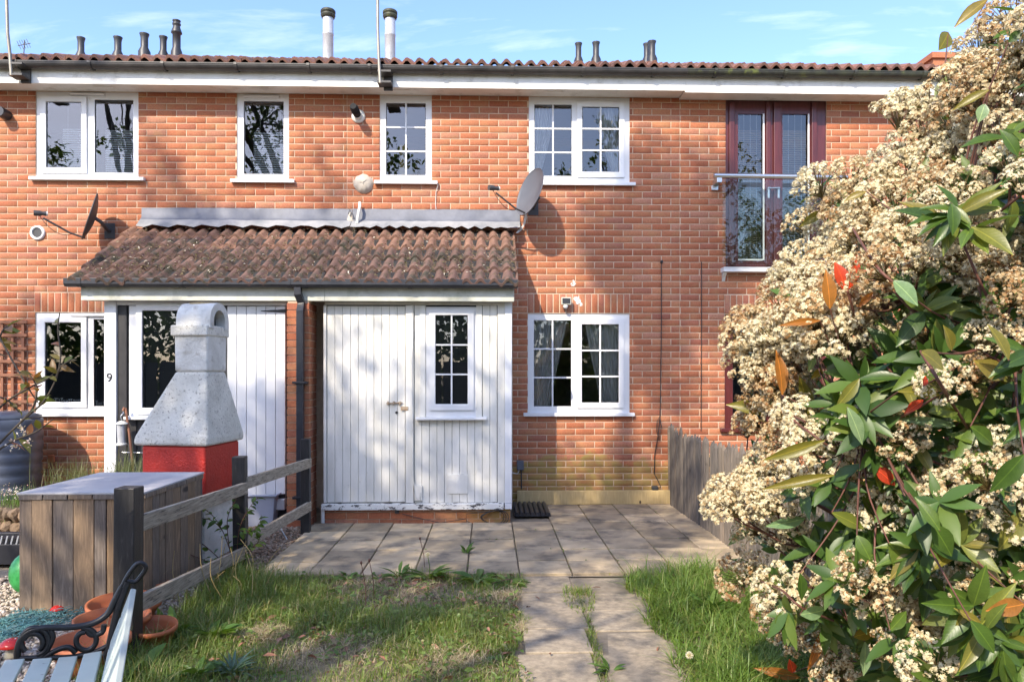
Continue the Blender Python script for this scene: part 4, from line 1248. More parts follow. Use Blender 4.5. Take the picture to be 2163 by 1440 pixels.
tag(MB().tube([at(1482, 553, -.006), at(1482, 700, -.006), at(1481, 910, -.006)], .005, 6).build('wall_cable', M_CABLE), 'thin dark cable running straight down the wall left of the french doors', 'cable', 'black cables on the wall')
# pine board on edge at the foot of the patio wall
b0 = at(1092, 1068, -.06); b1 = at(1423, 1066, -.06)
tag(MB().box(b0.x, b1.x, -.08, -.028, .025, .025 + 29 / 181).build('timber_board', M_SLEEPER, bev=.006), 'pale knotty pine board on edge along the foot of the patio wall', 'board')
# black corrugated mat beside the porch
t = thing('door_mat', 'black corrugated mat lying on the patio beside the porch corner', 'mat', gnd(1125, 1083))
ax, bx = gnd(1086, 1092).x, gnd(1162, 1092).x
y0 = gnd(1120, 1096).y; y1 = -.12
b = MB(); n = 7
for i in range(n):
    x = ax + (bx - ax) * (i + .5) / n
    vs = []
    b.tube([(x, y0, .05), (x, y1, .05)], (bx - ax) / n * .45, 8)
b.box(ax, bx, y0 - .002, y1 + .002, .03, .042)
b.build('ribs', M_PBLK, t)
# cable coil hanging on the plinth
t = MB()
for k in range(3):
    c = at(1040 + k * 3, 1092, YP - .04); pts = []
    for i in range(25):
        a = 2 * math.pi * i / 24; pts.append(Vector((c.x + (.12 + .008 * k) * math.cos(a), YP - .035 - .01 * k, c.z + (.065 + .004 * k) * math.sin(a) + .01 * math.sin(2 * a))))
    t.tube(pts, .0045, 5)
t.tube([at(1030, 1080, YP - .03), at(985, 1085, YP - .03), at(985, 1100, YP - .05), at(1010, 1110, YP - .08), at(1030, 1105, YP - .1)], .004, 5)
t.tube([at(850, 1085, YP - .02), at(890, 1095, YP - .03), at(930, 1104, YP - .05), at(985, 1095, YP - .04)], .004, 5)
tag(t.build('cable_coil', M_CABLE), 'coiled black cable hanging on the brick plinth at the porch corner', 'cable')
p = at(838, 1078, YP - .03)
tag(MB().box(p.x - .02, p.x + .02, YP - .025, YP + .001, p.z - .03, p.z + .025).build('air_grille', M_DARK), 'small black air hole in the plinth below the old porch door', 'vent')
# waste pipe below the old door jamb
p = at(688, 1080, YP - .02); tag(MB().tube([(p.x - .03, YP - .02, .16), (p.x - .03, YP - .02, .02)], .02, 10).build('waste_pipe', M_WCABLE), 'short pale pipe stub between the brick pier and the porch plinth', 'pipe')

# ================================================================== left garden
# post and rail fence
P1, P2, P3 = gnd(270, 1385), gnd(509, 1198), gnd(646, 1128)
t = thing('post_and_rail_fence', 'low post and rail fence with black posts running from the lawn to the brick pier', 'fence', (P2.x, P2.y, 0))
def post(P, w_, ztop, m):
    b = MB().box(-w_ / 2, w_ / 2, -w_ / 2, w_ / 2, -.1, ztop)
    o = b.build('post', m, t, bev=.006)
    o.matrix_basis = Matrix.Translation(P) @ Euler((random.uniform(-.01, .01), random.uniform(-.01, .01), random.uniform(-.05, .05))).to_matrix().to_4x4()
    WM[o.name] = o.matrix_basis; return o
ztop = lambda P, py: HC + (YH - py) * (P.x * S_ + (P.y + D) * C_) / F
post(P1, .112, ztop(P1, 1028), M_PBLACK); post(P2, .098, ztop(P2, 963), M_PBLACK); post(P3, .085, ztop(P3, 926), M_PBLACK)
def rail(a, b_, h=.092, th=.032):
    d = (b_ - a); d.normalize(); side = d.cross(Vector((0, 0, 1))).normalized() * th / 2; up = Vector((0, 0, h / 2))
    MB().hexa([a - side - up, b_ - side - up, b_ + side - up, a + side - up, a - side + up, b_ - side + up, b_ + side + up, a + side + up]).build('rail', M_WOODG, t, bev=.004)
def onpost(P, px, py): 
    q = Vector(P); q.z = HC + (YH - py) * (P.x * S_ + (P.y + D) * C_) / F; return q
off = Vector((.04, 0, 0))
rail(onpost(P1, 290, 1108) + off, onpost(P2, 500, 1030) + off); rail(onpost(P2, 520, 1020) + off, onpost(P3, 638, 977) + off)
rail(onpost(P1, 290, 1278) + off, onpost(P2, 500, 1165) + off); rail(onpost(P2, 525, 1145) + off, onpost(P3, 638, 1068) + off)

# picket fence on the right
FX = gnd(1545, 1160).x
t = thing('picket_fence', 'weathered grey half-round picket fence running from the wall behind the shrub', 'fence', (FX, -1.5, 0))
def picket():
    b = MB(); n = 6; r = .0285
    sec = [(r * math.cos(a), r * math.sin(a)) for a in np.linspace(math.pi * .5, math.pi * 1.5, n)]
    vs = [(x, y, -.05) for x, y in sec] + [(x, y, .88) for x, y in sec] 
    tip = [(x * .35 - .004, y * .35, .93) for x, y in sec]
    b.add(vs + tip, [(i, i + 1, i + n + 1, i + n) for i in range(n - 1)] + [(i + n, i + n + 1, i + 2 * n + 1, i + 2 * n) for i in range(n - 1)] +
          [(n - 1, 0, n, 2 * n - 1), (2 * n - 1, n, 2 * n, 3 * n - 1), tuple(range(2 * n, 3 * n))])
    me = b.mesh('picket'); me.materials.append(M_PICKET); return me
pk = picket()
y = -.06
while y > -5.2:
    inst('picket', pk, t, Matrix.Translation((FX + random.uniform(-.008, .008), y, random.uniform(-.02, .02))) @ Euler((random.uniform(-.02, .02), random.uniform(-.02, .02), random.uniform(-.15, .15))).to_matrix().to_4x4() @ Matrix.Diagonal((1, random.uniform(.85, 1.12), random.uniform(.95, 1.02), 1)))
    y -= .073
for z in (.25, .68):
    MB().box(FX + .002, FX + .045, -5.2, -.02, z - .04, z + .04).build('rail', M_PICKET, t, bev=.004)

# pallet wood box ----------------------------------------------------------------
fl_ = gnd(40, 1302); 
BX0 = fl_.x; BY0 = fl_.y; BZ = HC + (YH - 1044) * (fl_.x * S_ + (fl_.y + D) * C_) / F
BX1 = atd(290, 1040, (F * (HC - BZ)) / (1040 - YH)).x
BY1 = atd(427, 1000, F * (HC - BZ) / (1000 - YH)).y
BX1 = atd(427, 1000, F * (HC - BZ) / (1000 - YH)).x
t = thing('pallet_box', 'tall weathered pallet wood storage box with a grey lid behind the low fence', 'box', ((BX0 + BX1) / 2, (BY0 + BY1) / 2, 0))
MB().box(BX0 + .02, BX1 - .02, BY0 + .02, BY1 - .02, .0, BZ - .02).build('carcass', M_DARK, t)
x = BX0
ws = [.082, .128, .128, .13, .075, .09, .12, .12, .1, .1]
i = 0
while x < BX1 - .02:
    w_ = min(ws[i % len(ws)], BX1 - x); i += 1
    o = MB().box(-w_ / 2 + .002, w_ / 2 - .002, -.011, .011, -BZ / 2 + .01, BZ / 2 - .02 + random.uniform(-.008, .006)).build('front_plank', M_PALLET, t, bev=.004)
    o.matrix_basis = Matrix.Translation((x + w_ / 2, BY0 + .008 + random.uniform(-.004, .004), BZ / 2 + random.uniform(-.005, .008))); x += w_
y = BY0 + .02
while y < BY1 - .02:
    w_ = min(random.choice((.09, .1, .12, .13)), BY1 - y)
    o = MB().box(-.011, .011, -w_ / 2 + .002, w_ / 2 - .002, -BZ / 2 + .01, BZ / 2 - .02).build('side_plank', M_PALLET, t, bev=.004)
    o.matrix_basis = Matrix.Translation((BX1 - .008 + random.uniform(-.004, .004), y + w_ / 2, BZ / 2 + random.uniform(-.005, .005))); y += w_
M_LID = mat('grey_felt_lid', (.42, .40, .40), (.34, .33, .34), 4, .75, .3, 50, c3=(.52, .5, .47), s3=2, lo3=.5, hi3=.65)
MB().box(BX0 - .01, BX1 + .012, BY0 - .012, BY1 + .015, BZ - .002, BZ + .012).build('lid', M_LID, t, bev=.004)
for k in range(5):
    a = BX0 + (BX1 - BX0) * k / 5; MB().box(a + .004, a + (BX1 - BX0) / 5 - .004, BY0 - .014, BY0 - .004, BZ - .032 + random.uniform(-.003, .003), BZ - .0025).build('lid_batten', M_PALLET, t, bev=.003)
for k in range(6):
    a = BY0 + (BY1 - BY0) * k / 6; MB().box(BX1 + .004, BX1 + .013, a + .004, a + (BY1 - BY0) / 6 - .004, BZ - .032 + random.uniform(-.003, .003), BZ - .0025).build('lid_batten', M_PALLET, t, bev=.003)

# masonry barbecue ------------------------------------------------------------------
dB = 6.35
bc = atd(436, 940, dB - .35)           # front corner of the hood foot
ang = math.radians(11)
e1 = Vector((-math.cos(ang), math.sin(ang), 0)); e2 = Vector((math.sin(ang) * .55, math.cos(ang * .55), 0)).normalized()
W_B, D_B = .60, .66
zf = bc.z
t = thing('masonry_barbecue', 'white rendered masonry barbecue with chimney hood and a red painted band', 'barbecue', (bc.x, bc.y + .3, 0))
def bp(u, v, z): return Vector((bc.x, bc.y, 0)) + e1 * u + e2 * v + Vector((0, 0, z))
def loft(rings, name, m, bev=.02, caps=True, sub=True):
    b = MB()
    for r0, r1 in zip(rings, rings[1:]):
        b.add(r0 + r1, [(0, 1, 5, 4), (1, 2, 6, 5), (2, 3, 7, 6), (3, 0, 4, 7)])
    if caps: b.add(rings[0], [(3, 2, 1, 0)]); b.add(rings[-1], [(0, 1, 2, 3)])
    o = b.build(name, m, t); weld(o)
    md = o.modifiers.new('bevel', 'BEVEL'); md.width = bev; md.segments = 3; md.limit_method = 'ANGLE'; md.angle_limit = math.radians(12)
    return o
def ring(u0, u1, v0, v1, z): return [bp(u0, v0, z), bp(u1, v0, z), bp(u1, v1, z), bp(u0, v1, z)]
pxm = (F / (dB - .1))
zpx = lambda py, d=dB: HC + (YH - py) * d / F
hood = [ring(-.02, W_B + .03, -.02, D_B, zf - .01), ring(-.02, W_B + .03, -.02, D_B, zf + .05)]
nu0, nu1, nv0, nv1 = .05, .325, .10, .44
hood += [ring(-.02 + (nu0 + .02) * f_, W_B + .03 + (nu1 - W_B - .03) * f_, -.02 + (nv0 + .02) * f_, D_B + (nv1 - D_B) * f_, zf + .05 + (zpx(784) - zf - .05) * f_) for f_ in (.33, .66, 1.0)]
loft(hood, 'hood', M_WREN, .025)
zn0, zn1 = zpx(784), zpx(708)
loft([ring(nu0 - .005, nu1 + .005, nv0 - .005, nv1 + .005, zn0 - .004), ring(nu0 - .01, nu1 + .01, nv0 - .005, nv1 + .005, zn1)], 'chimney', M_WREN2, .02)
zc0, zc1 = zpx(712), zpx(690)
loft([ring(nu0 - .02, nu1 + .03, nv0 - .03, nv1 + .03, zc0), ring(nu0 - .02, nu1 + .03, nv0 - .03, nv1 + .03, zc1)], 'chimney_collar', M_WREN, .012)
# arched cowl, open at the right end
zt_ = zpx(642)
n = 12; vm = (nv0 + nv1) / 2; hw = (nv1 - nv0) / 2 - .0; hin = hw - .07
def arch(h, z0, ztop, u):
    zs_ = ztop - h * .9
    pts = [(vm - h, z0)] + [(vm - h * math.cos(a), zs_ + h * .9 * math.sin(a)) for a in np.linspace(0, math.pi, n)] + [(vm + h, z0)]
    return [bp(u, v, z) for v, z in pts]
b = MB(); k = n + 2
ua, ub = nu0 - .03, nu1 - .005
o0, o1 = arch(hw, zc1 - .02, zt_, ua), arch(hw, zc1 - .02, zt_, ub)
i0, i1 = arch(hin, zc1 - .03, zt_ - .06, ua), arch(hin, zc1 - .03, zt_ - .06, ub - .02)
b.add(o0 + o1, [(j, j + 1, j + 1 + k, j + k) for j in range(k - 1)], True)
b.add(i0 + i1, [(j, j + k, j + 1 + k, j + 1) for j in range(k - 1)], True)
b.add(o0 + i0, [(j, j + k, j + 1 + k, j + 1) for j in range(k - 1)])
b.add(o1, [tuple(range(k))[::-1]])
co = b.build('chimney_cowl', M_WREN2, t, recalc=False)
M_LICH = mat('orange_lichen', (.34, .20, .06), (.45, .36, .2), 20, .95, .8, 50)
p = bp((ua + ub) / 2, vm, zt_ - .006)
MB().lathe([(.12, -.02), (.10, .008), (.05, .014), (.001, .015)], 14, Matrix.Translation(p) @ Matrix.Diagonal((1.1, .5, 1, 1))).build('lichen_patch', M_LICH, co)
# dark block filling the inside of the cowl mouth
loft([ring(ua + .08, ub - .03, vm - hin - .004, vm + hin + .004, zc1 - .015), ring(ua + .08, ub - .03, vm - hin * .6, vm + hin * .6, zt_ - .055)], 'flue_throat', M_DARK, .003)
zr0 = zpx(1046)
loft([ring(.015, W_B - .03, .01, D_B - .03, zr0), ring(.015, W_B - .03, .01, D_B - .03, zf - .012)], 'fire_box', M_REDR, .02)
loft([ring(.05, W_B - .06, .06, D_B - .06, 0), ring(.05, W_B - .06, .06, D_B - .06, zr0 - .002)], 'stand', M_WREN2, .015)
loft([ring(.0, W_B - .015, -.005, D_B - .015, zr0 - .035), ring(.0, W_B - .015, -.005, D_B - .015, zr0 + .012)], 'base_slab', M_REDR, .012)

# bench ---------------------------------------------------------------------------------
ey = Vector((-.385, .923, 0)); ex = Vector((.923, .385, 0)); ez = Vector((0, 0, 1))
SZ = .41
B0 = atd(30, 1392, F * (HC - SZ) / (1392 - YH))
t = thing('garden_bench', 'black iron garden bench with scrolled arm and pale sage slats in the near left corner', 'bench', (B0.x, B0.y, 0))
def bl(x, y, z): return B0 + ex * x + ey * y + ez * (z - SZ)
def slat(x0, z0, x1, z1, th, y0, y1, nm):
    d = (Vector((x1, 0, z1)) - Vector((x0, 0, z0))).normalized(); nr = Vector((-d.z, 0, d.x)) * th / 2
    c = []
    for y in (y0, y1):
        c.append([bl(x0 - nr.x, y, z0 - nr.z), bl(x1 - nr.x, y, z1 - nr.z), bl(x1 + nr.x, y, z1 + nr.z), bl(x0 + nr.x, y, z0 + nr.z)])
    MB().hexa([c[0][0], c[0][1], c[1][1], c[1][0], c[0][3], c[0][2], c[1][2], c[1][3]]).build(nm, M_SAGE, t, bev=.004)
for k, (x, z) in enumerate(((-.03, .425), (.062, .415), (.15, .408), (.238, .408), (.326, .415))):
    slat(x, z - .02, x + .066, z - .02 + (.004 if k > 2 else -.004), .02, -1.3, -.005, 'seat_slat')
PN = ey.copy(); PP = B0 + ey * .05
ip = lambda px, py: on_plane(px, py, PP, PN)
def loc_xz(px, py):
    q = ip(px, py) - B0; return (q.dot(ex), q.z + SZ)
(ax0, az0), (ax1, az1) = loc_xz(240, 1352), loc_xz(283, 1240)
for u0, u1 in ((0, .46), (.52, 1.0)):
    slat(ax0 + (ax1 - ax0) * u0, az0 + (az1 - az0) * u0, ax0 + (ax1 - ax0) * u1, az0 + (az1 - az0) * u1, .022, -1.3, .03, 'back_slat')
def smooth(pts, k=4):
    out_ = []
    for i in range(len(pts) - 1):
        p0 = pts[max(i - 1, 0)]; p1 = pts[i]; p2 = pts[i + 1]; p3 = pts[min(i + 2, len(pts) - 1)]
        for j in range(k):
            u = j / k
            out_.append(.5 * ((2 * p1) + (-p0 + p2) * u + (2 * p0 - 5 * p1 + 4 * p2 - p3) * u * u + (-p0 + 3 * p1 - 3 * p2 + p3) * u ** 3))
    out_.append(pts[-1]); return out_
def iron(pxs, r=.011, nm='iron_scroll'):
    MB().tube(smooth([ip(*q) for q in pxs]), r, 8).build(nm, M_WIRON, t)
iron([(36, 1392), (38, 1368), (46, 1347), (62, 1333), (95, 1325), (150, 1324), (195, 1316), (226, 1297), (242, 1268), (258, 1238)], .013, 'arm_rest')
iron([(258, 1238), (272, 1212), (290, 1190), (303, 1190), (308, 1200), (298, 1216), (286, 1228), (268, 1226)], .010, 'back_loop')
iron([(270, 1228), (262, 1250), (250, 1285), (240, 1325), (232, 1362), (224, 1384)], .016, 'back_upright')
def circ(cx, cy, r, a0, a1, n=14, shrink=0.0):
    return [(cx + (r * (1 - shrink * i / n)) * math.cos(a0 + (a1 - a0) * i / n), cy + (r * (1 - shrink * i / n)) * math.sin(a0 + (a1 - a0) * i / n)) for i in range(n + 1)]
iron(circ(74, 1354, 29, math.pi * .75, math.pi * 2.45)); iron(circ(73, 1358, 24, math.pi * 1.1, math.pi * 2.3, shrink=.35))
iron(circ(180, 1351, 26, -math.pi * .6, math.pi * 1.5, shrink=.35)); iron([(106, 1330), (112, 1345), (100, 1372), (88, 1386)])
iron([(95, 1386), (120, 1372), (145, 1366), (160, 1378)]); iron([(180, 1324), (192, 1340), (215, 1335), (220, 1318)])
iron([(34, 1390), (90, 1388), (150, 1387), (200, 1376), (230, 1362)], .011, 'seat_rail')
for q in ([(38, 1390), (28, 1430), (10, 1490), (4, 1530)], [(225, 1380), (240, 1440), (262, 1500), (275, 1530)]): iron(q, .014, 'leg')
# mirror end frame (towards the camera, below the picture): legs only
MB().tube([bl(-.02, -1.28, .42), bl(-.05, -1.28, .0)], .014, 8).build('leg', M_WIRON, t); MB().tube([bl(.40, -1.28, .45), bl(.5, -1.28, .0)], .014, 8).build('leg', M_WIRON, t)

# terracotta bowls --------------------------------------------------------------------------
def bowl(px, py, rad, h, zr, label, tilt=0):
    d = F * (HC - zr) / (py - YH); c = atd(px, py, d)
    t_ = thing('terracotta_bowl', label, 'plant pot', (c.x, c.y, 0), 'terracotta bowls by the fence')
    M = Matrix.Translation((c.x, c.y, zr - h)) @ Euler((tilt, tilt * .6, 0)).to_matrix().to_4x4()
    MB().lathe([(.001, .0), (rad * .62, .0), (rad * .8, h * .35), (rad * .92, h * .78), (rad * 1.0, h * .8), (rad * 1.0, h), (rad * .93, h), (rad * .86, h * .75), (rad * .7, h * .3), (rad * .5, h * .12), (.001, h * .1)], 36, M).build('bowl', M_TERRA, t_)
    N = 8; bs = np.array([[c.x, c.y, zr - h + .04]] * N) + RNG.uniform(-.07, .07, (N, 3)) * np.array([1, 1, 0])
    V, Fc = blade_arrays(bs, unit(RNG.normal(size=(N, 3)) * np.array([1, 1, 0])), RNG.uniform(.1, .24, N), np.full(N, .005), RNG.uniform(.3, .9, N))
    np_obj('dry_stems', V, Fc, M_STRAW, t_)
    return t_
M_STRAW = leaf_mat('straw', [(0, (.42, .30, .12)), (.5, (.50, .38, .18)), (1, (.34, .26, .12))], .15, .7)
bowl(192, 1348, .19, .16, .17, 'nearest terracotta bowl showing through the bench arm scrolls')
bowl(238, 1300, .2, .16, .17, 'terracotta bowl holding dry stems behind the nearest bowl and bench arm')
bowl(262, 1268, .21, .15, .15, 'terracotta bowl tight against the black fence post', .05)
bowl(306, 1232, .15, .12, .13, 'terracotta bowl with net pieces behind the lower fence rail', -.1)
bowl(322, 1316, .13, .13, .13, 'small terracotta bowl half hidden in grass right of the black post', .1)

# mushrooms -----------------------------------------------------------------------------------
M_RED = mat('glossy_red', (.62, .03, .02), (.5, .025, .02), 12, .25)
M_CREAM = mat('cream_glaze', (.62, .56, .40), (.5, .44, .3), 9, .35)
M_WSP = mat('white_spot', (.8, .78, .74), rough=.4)
def mushroom(px, py, s, label):
    c = gnd(px, py); t_ = thing('toadstool_ornament', label, 'ornament', c, 'toadstool ornaments')
    M = Matrix.Translation(c)
    MB().lathe([(.001, 0), (s * .55, 0), (s * .6, s * .25), (s * .45, s * .7), (s * .4, s * 1.05)], 18, M).build('stem', M_CREAM, t_)
    MB().lathe([(s * .38, s * 1.0), (s * .95, s * .98), (s * 1.0, s * 1.06), (s * .85, s * 1.35), (s * .5, s * 1.6), (.001, s * 1.7)], 20, M).build('cap', M_RED, t_)
    for k in range(7):
        a = k * 2.4; rr = s * (.3 + .09 * k); z = s * 1.7 - rr * rr / (s * 1.62)
        MB().lathe([(.001, s * .03), (s * .06, s * .02), (s * .08, -s * .02)], 8, Matrix.Translation(c + Vector((rr * math.cos(a), rr * math.sin(a), z)))).build('spot', M_WSP, t_)
mushroom(25, 1389, .064, 'larger red toadstool ornament with fat cream stem behind the bench arm')
mushroom(121, 1302, .043, 'small red toadstool ornament in the blue netting below the box planks')
# netting -----------------------------------------------------------------------------------------
M_NET = mat('blue_green_twine', (.11, .30, .30), (.20, .42, .40), 12, .7, c3=(.32, .40, .36), s3=6, lo3=.55, hi3=.7)
nb = MB()
def netline(pa, pb, n, amp, ph, zamp):
    pts = []
    a, b_ = gnd(*pa), gnd(*pb)
    for i in range(n + 1):
        u = i / n; p = a * (1 - u) + b_ * u
        p = p + Vector((amp * math.sin(7 * u + ph), amp * math.cos(9 * u + ph * 1.7), .012 + abs(zamp * math.sin(11 * u + ph * 2.3))))
        pts.append(p)
    return pts
for k in range(46):
    f_ = random.random()
    pts = netline((-30, 1330 + 45 * f_ + random.uniform(-6, 6)), (random.uniform(200, 350), 1228 + 55 * f_ + random.uniform(-10, 10)), 40, random.uniform(.01, .05), random.uniform(0, 6), random.uniform(.01, .05))
    nb.tube(pts, .0028, 3, caps=False)
    for j in range(1, 39):
        if random.random() < .75:
            q = pts[j] + Vector((random.uniform(-.06, .06), random.uniform(-.1, .1), random.uniform(-.01, .02))); q.z = max(q.z, .006)
            nb.tube([pts[j], (pts[j] + q) / 2 + Vector((0, 0, .008)), q], .002, 3, caps=False)
tag(nb.build('garden_netting', M_NET), 'heap of blue-green garden netting spread along the foot of the pallet box', 'netting')
# green ball, grey tub, trowel, water butt, trellis -------------------------------------------------
c = gnd(40, 1262)
M_GRN = mat('green_mesh_bag', (.02, .24, .05), (.05, .36, .10), 30, .4, c3=(.55, .65, .55), s3=9, lo3=.62, hi3=.66)
r_ = .115
tag(MB().lathe([(max(.001, r_ * math.sin(a)), r_ - r_ * math.cos(a)) for a in np.linspace(0.02, math.pi - .02, 14)], 24, Matrix.Translation((c.x, c.y + .1, 0)) @ Matrix.Diagonal((1, 1, 1.25, 1))).build('green_ball', M_GRN), 'green netted ball on the gravel peeping out behind the pallet box', 'ball')
c = gnd(548, 1112); c.y += .1
t = thing('plastic_tub', 'grey plastic trough behind the black fence post beside the white door', 'tub', c)
def rr_ring(hx, hy, z): return [Vector((c.x + sx_ * hx, c.y + sy_ * hy, z)) for sx_, sy_ in ((-1, -1), (1, -1), (1, 1), (-1, 1))]
b = MB(); hz = .33
rings = [rr_ring(.14, .13, .0), rr_ring(.17, .16, hz - .02), rr_ring(.195, .185, hz - .018), rr_ring(.195, .185, hz), rr_ring(.165, .155, hz), rr_ring(.135, .125, .02)]
for r0, r1 in zip(rings, rings[1:]): b.add(r0 + r1, [(0, 1, 5, 4), (1, 2, 6, 5), (2, 3, 7, 6), (3, 0, 4, 7)])
b.add(rings[0], [(3, 2, 1, 0)]); b.add(rings[-1], [(0, 1, 2, 3)])
o = b.build('trough', M_TUB, t); weld(o); md = o.modifiers.new('bevel', 'BEVEL'); md.width = .012; md.segments = 3; md.limit_method = 'ANGLE'
c = gnd(607, 1140)
t = thing('garden_trowel', 'pale handled trowel stuck in the gravel beside the downpipe', 'trowel', c)
top = at(588, 1108, c.y); MB().tube([c, c * .35 + top * .65], .006, 8).build('shaft', M_STEEL, t); MB().tube([c * .35 + top * .65, c * .12 + top * .88, top], [.012, .016, .012], 10).build('handle', M_WCABLE, t)
# water butt
c = Vector((aX(14, -.5), -.5, 0)); rw = aX(82, -.5) - c.x
t = thing('water_butt', 'slate blue ribbed water butt against the wall at the far left', 'water butt', c)
zt_ = aZ(880, 40, -.5); prof = [(rw * .86, 0)]
for k in range(9):
    z = zt_ * k / 9; prof += [(rw * (.9 + .1 * min(1, k / 6)), z + .01), (rw * (.9 + .1 * min(1, k / 6)), z + zt_ / 9 - .035), (rw * (.87 + .1 * min(1, k / 6)), z + zt_ / 9 - .018)]
prof += [(rw, zt_ - .07), (rw * .985, zt_ - .03), (rw * .92, zt_ - .01)]
MB().lathe(prof, 40, Matrix.Translation(c)).build('barrel', M_BUTT, t)
MB().lathe([(rw * .95, zt_ - .012), (rw * .96, zt_ + .015), (rw * .75, zt_ + .04), (rw * .7, zt_ + .055), (.001, zt_ + .06)], 40, Matrix.Translation(c)).build('lid', M_BUTT, t)
# trellis
t = thing('trellis', 'brown timber trellis on the wall at the far left above the water butt', 'trellis', at(20, 1000, -.03))
zt0, zb0 = aZ(676, 30, -.03), aZ(1000, 30, -.03)
for px in (5, 27, 49):
    x = aX(px, -.03); MB().box(x - .016, x + .016, -.042, -.022, zb0, zt0 if px > 10 else zt0 - .02).build('upright', M_TRELL, t, bev=.003)
for py in (680, 708, 736, 763, 792, 848):
    z = aZ(py, 30, -.05); MB().box(aX(-40, -.05), aX(57, -.05), -.056, -.0425, z - .017, z + .017).build('crosspiece', M_TRELL, t, bev=.003)
# bird feeder and walking stick at the black cladding
p = at(257, 915, -1.2)
t = thing('bird_feeder', 'pale tubular bird feeder hanging in front of the black cladding', 'bird feeder', p)
MB().tube([at(255, 893, -1.2), at(257, 935, -1.2)], .038, 16).build('tube', M_FLUE, t)
MB().lathe([(.058, -.01), (.055, .0), (.02, .02), (.001, .022)], 18, Matrix.Translation(at(257, 893, -1.2))).build('lid', M_UPVCD, t)
MB().lathe([(.001, -.012), (.05, -.01), (.05, .01), (.03, .015)], 18, Matrix.Translation(at(257, 938, -1.2))).build('tray', M_UPVCD, t)
MB().tube([at(257, 889, -1.2), at(255, 878, -1.2), at(261, 872, -1.19), at(259, 866, -1.14), at(258, 864, -1.062)], .004, 6).build('hook', M_STEEL, t)
c = at(281, 1000, -1.25)
tag(MB().tube([Vector((c.x + .01, c.y, .0)), at(281, 985, -1.25), at(273, 915, -1.2), at(267, 875, -1.15), at(265, 862, -1.12), at(262, 861, -1.13), at(260, 868, -1.15)], .012, 8).build('walking_stick', M_TRELL), 'brown crook-handled stick leaning on the black cladding beside the bird feeder', 'stick')
tag(MB().tube([at(258, 955, -1.1), at(310, 956, -1.1)], .006, 6).build('wire_rail', M_STEEL), 'thin pale wire across the black cladding left of the red barbecue', 'wire')
c = at(108, 973, -.12)
t = thing('garden_stake', 'rusty stake with a small square plate against the wall by the water butt', 'stake', (c.x, -.12, 0))
MB().tube([(c.x, -.12, 0), (c.x, -.12, c.z)], .009, 8).build('rod', M_TRELL, t); MB().box(c.x - .04, c.x + .04, -.13, -.11, c.z - .02, c.z + .07).build('plate', M_TERRA, t, bev=.01)
# raised stone bed and black trough at far left
d0 = gnd(20, 1200)
t = thing('slatted_trough', 'low black slatted trough planter on the gravel at the far left edge', 'planter', d0)
ty = d0.y; tz = .28
MB().box(d0.x - .9, gnd(37, 1200).x + .05, ty, ty + .03, .03, tz - .09).build('front_panel', M_PBLK, t, bev=.004)
MB().box(d0.x - .9, gnd(37, 1200).x + .05, ty - .003, ty + .033, tz - .02, tz).build('rim', M_PBLK, t, bev=.003)
MB().box(d0.x - .9, gnd(37, 1200).x + .05, ty + .031, ty + .3, .03, tz - .05).build('body', M_PBLK, t)
x = d0.x - .88
while x < gnd(37, 1200).x + .04:
    MB().prism([(x, tz - .09), (x + .012, tz - .09), (x + .03, tz - .02), (x + .018, tz - .02)], ty + .002, ty + .008).build('lattice_bar', M_FLUE, t); x += .042
M_STONE = mat('bed_stone', (.30, .20, .12), (.20, .14, .09), 7, .95, .9, 30, bdist=.02, orand=.25)
def rock_mesh(seed, name='stone'):
    rg = np.random.default_rng(seed)
    import bmesh
    bm = bmesh.new(); bmesh.ops.create_icosphere(bm, subdivisions=2, radius=1)
    for v in bm.verts:
        f_ = 1 + .18 * math.sin(3 * v.co.x + seed) + .14 * math.sin(4 * v.co.y + 2 * seed) + rg.uniform(-.05, .05); v.co *= f_
    me = bpy.data.meshes.new(name); bm.to_mesh(me); bm.free(); me.materials.append(M_STONE); return me
rocks = [rock_mesh(i) for i in range(4)]
bx = gnd(20, 1130)
t = thing('stone_bed', 'rough stone edged flower bed at the far left beside the pallet box', 'flower bed', bx)
M_BEDS = mat('bed_soil', (.07, .05, .035), (.10, .075, .05), 20, .95, .8, 30)
MB().box(bx.x - 1.2, gnd(150, 1120).x, bx.y + .1, bx.y + .9, .0, .22).build('soil', M_BEDS, t)
for k in range(22):
    x = bx.x - .9 + k * .085 + random.uniform(-.02, .02)
    for lv in range(2):
        inst('stone', rocks[(k + lv) % 4], t, Matrix.Translation((x, bx.y + .05 + random.uniform(-.03, .03), .06 + .12 * lv)) @ Euler((random.uniform(0, 6), random.uniform(0, 6), 0)).to_matrix().to_4x4() @ Matrix.Diagonal((.07, .06, .06, 1)))

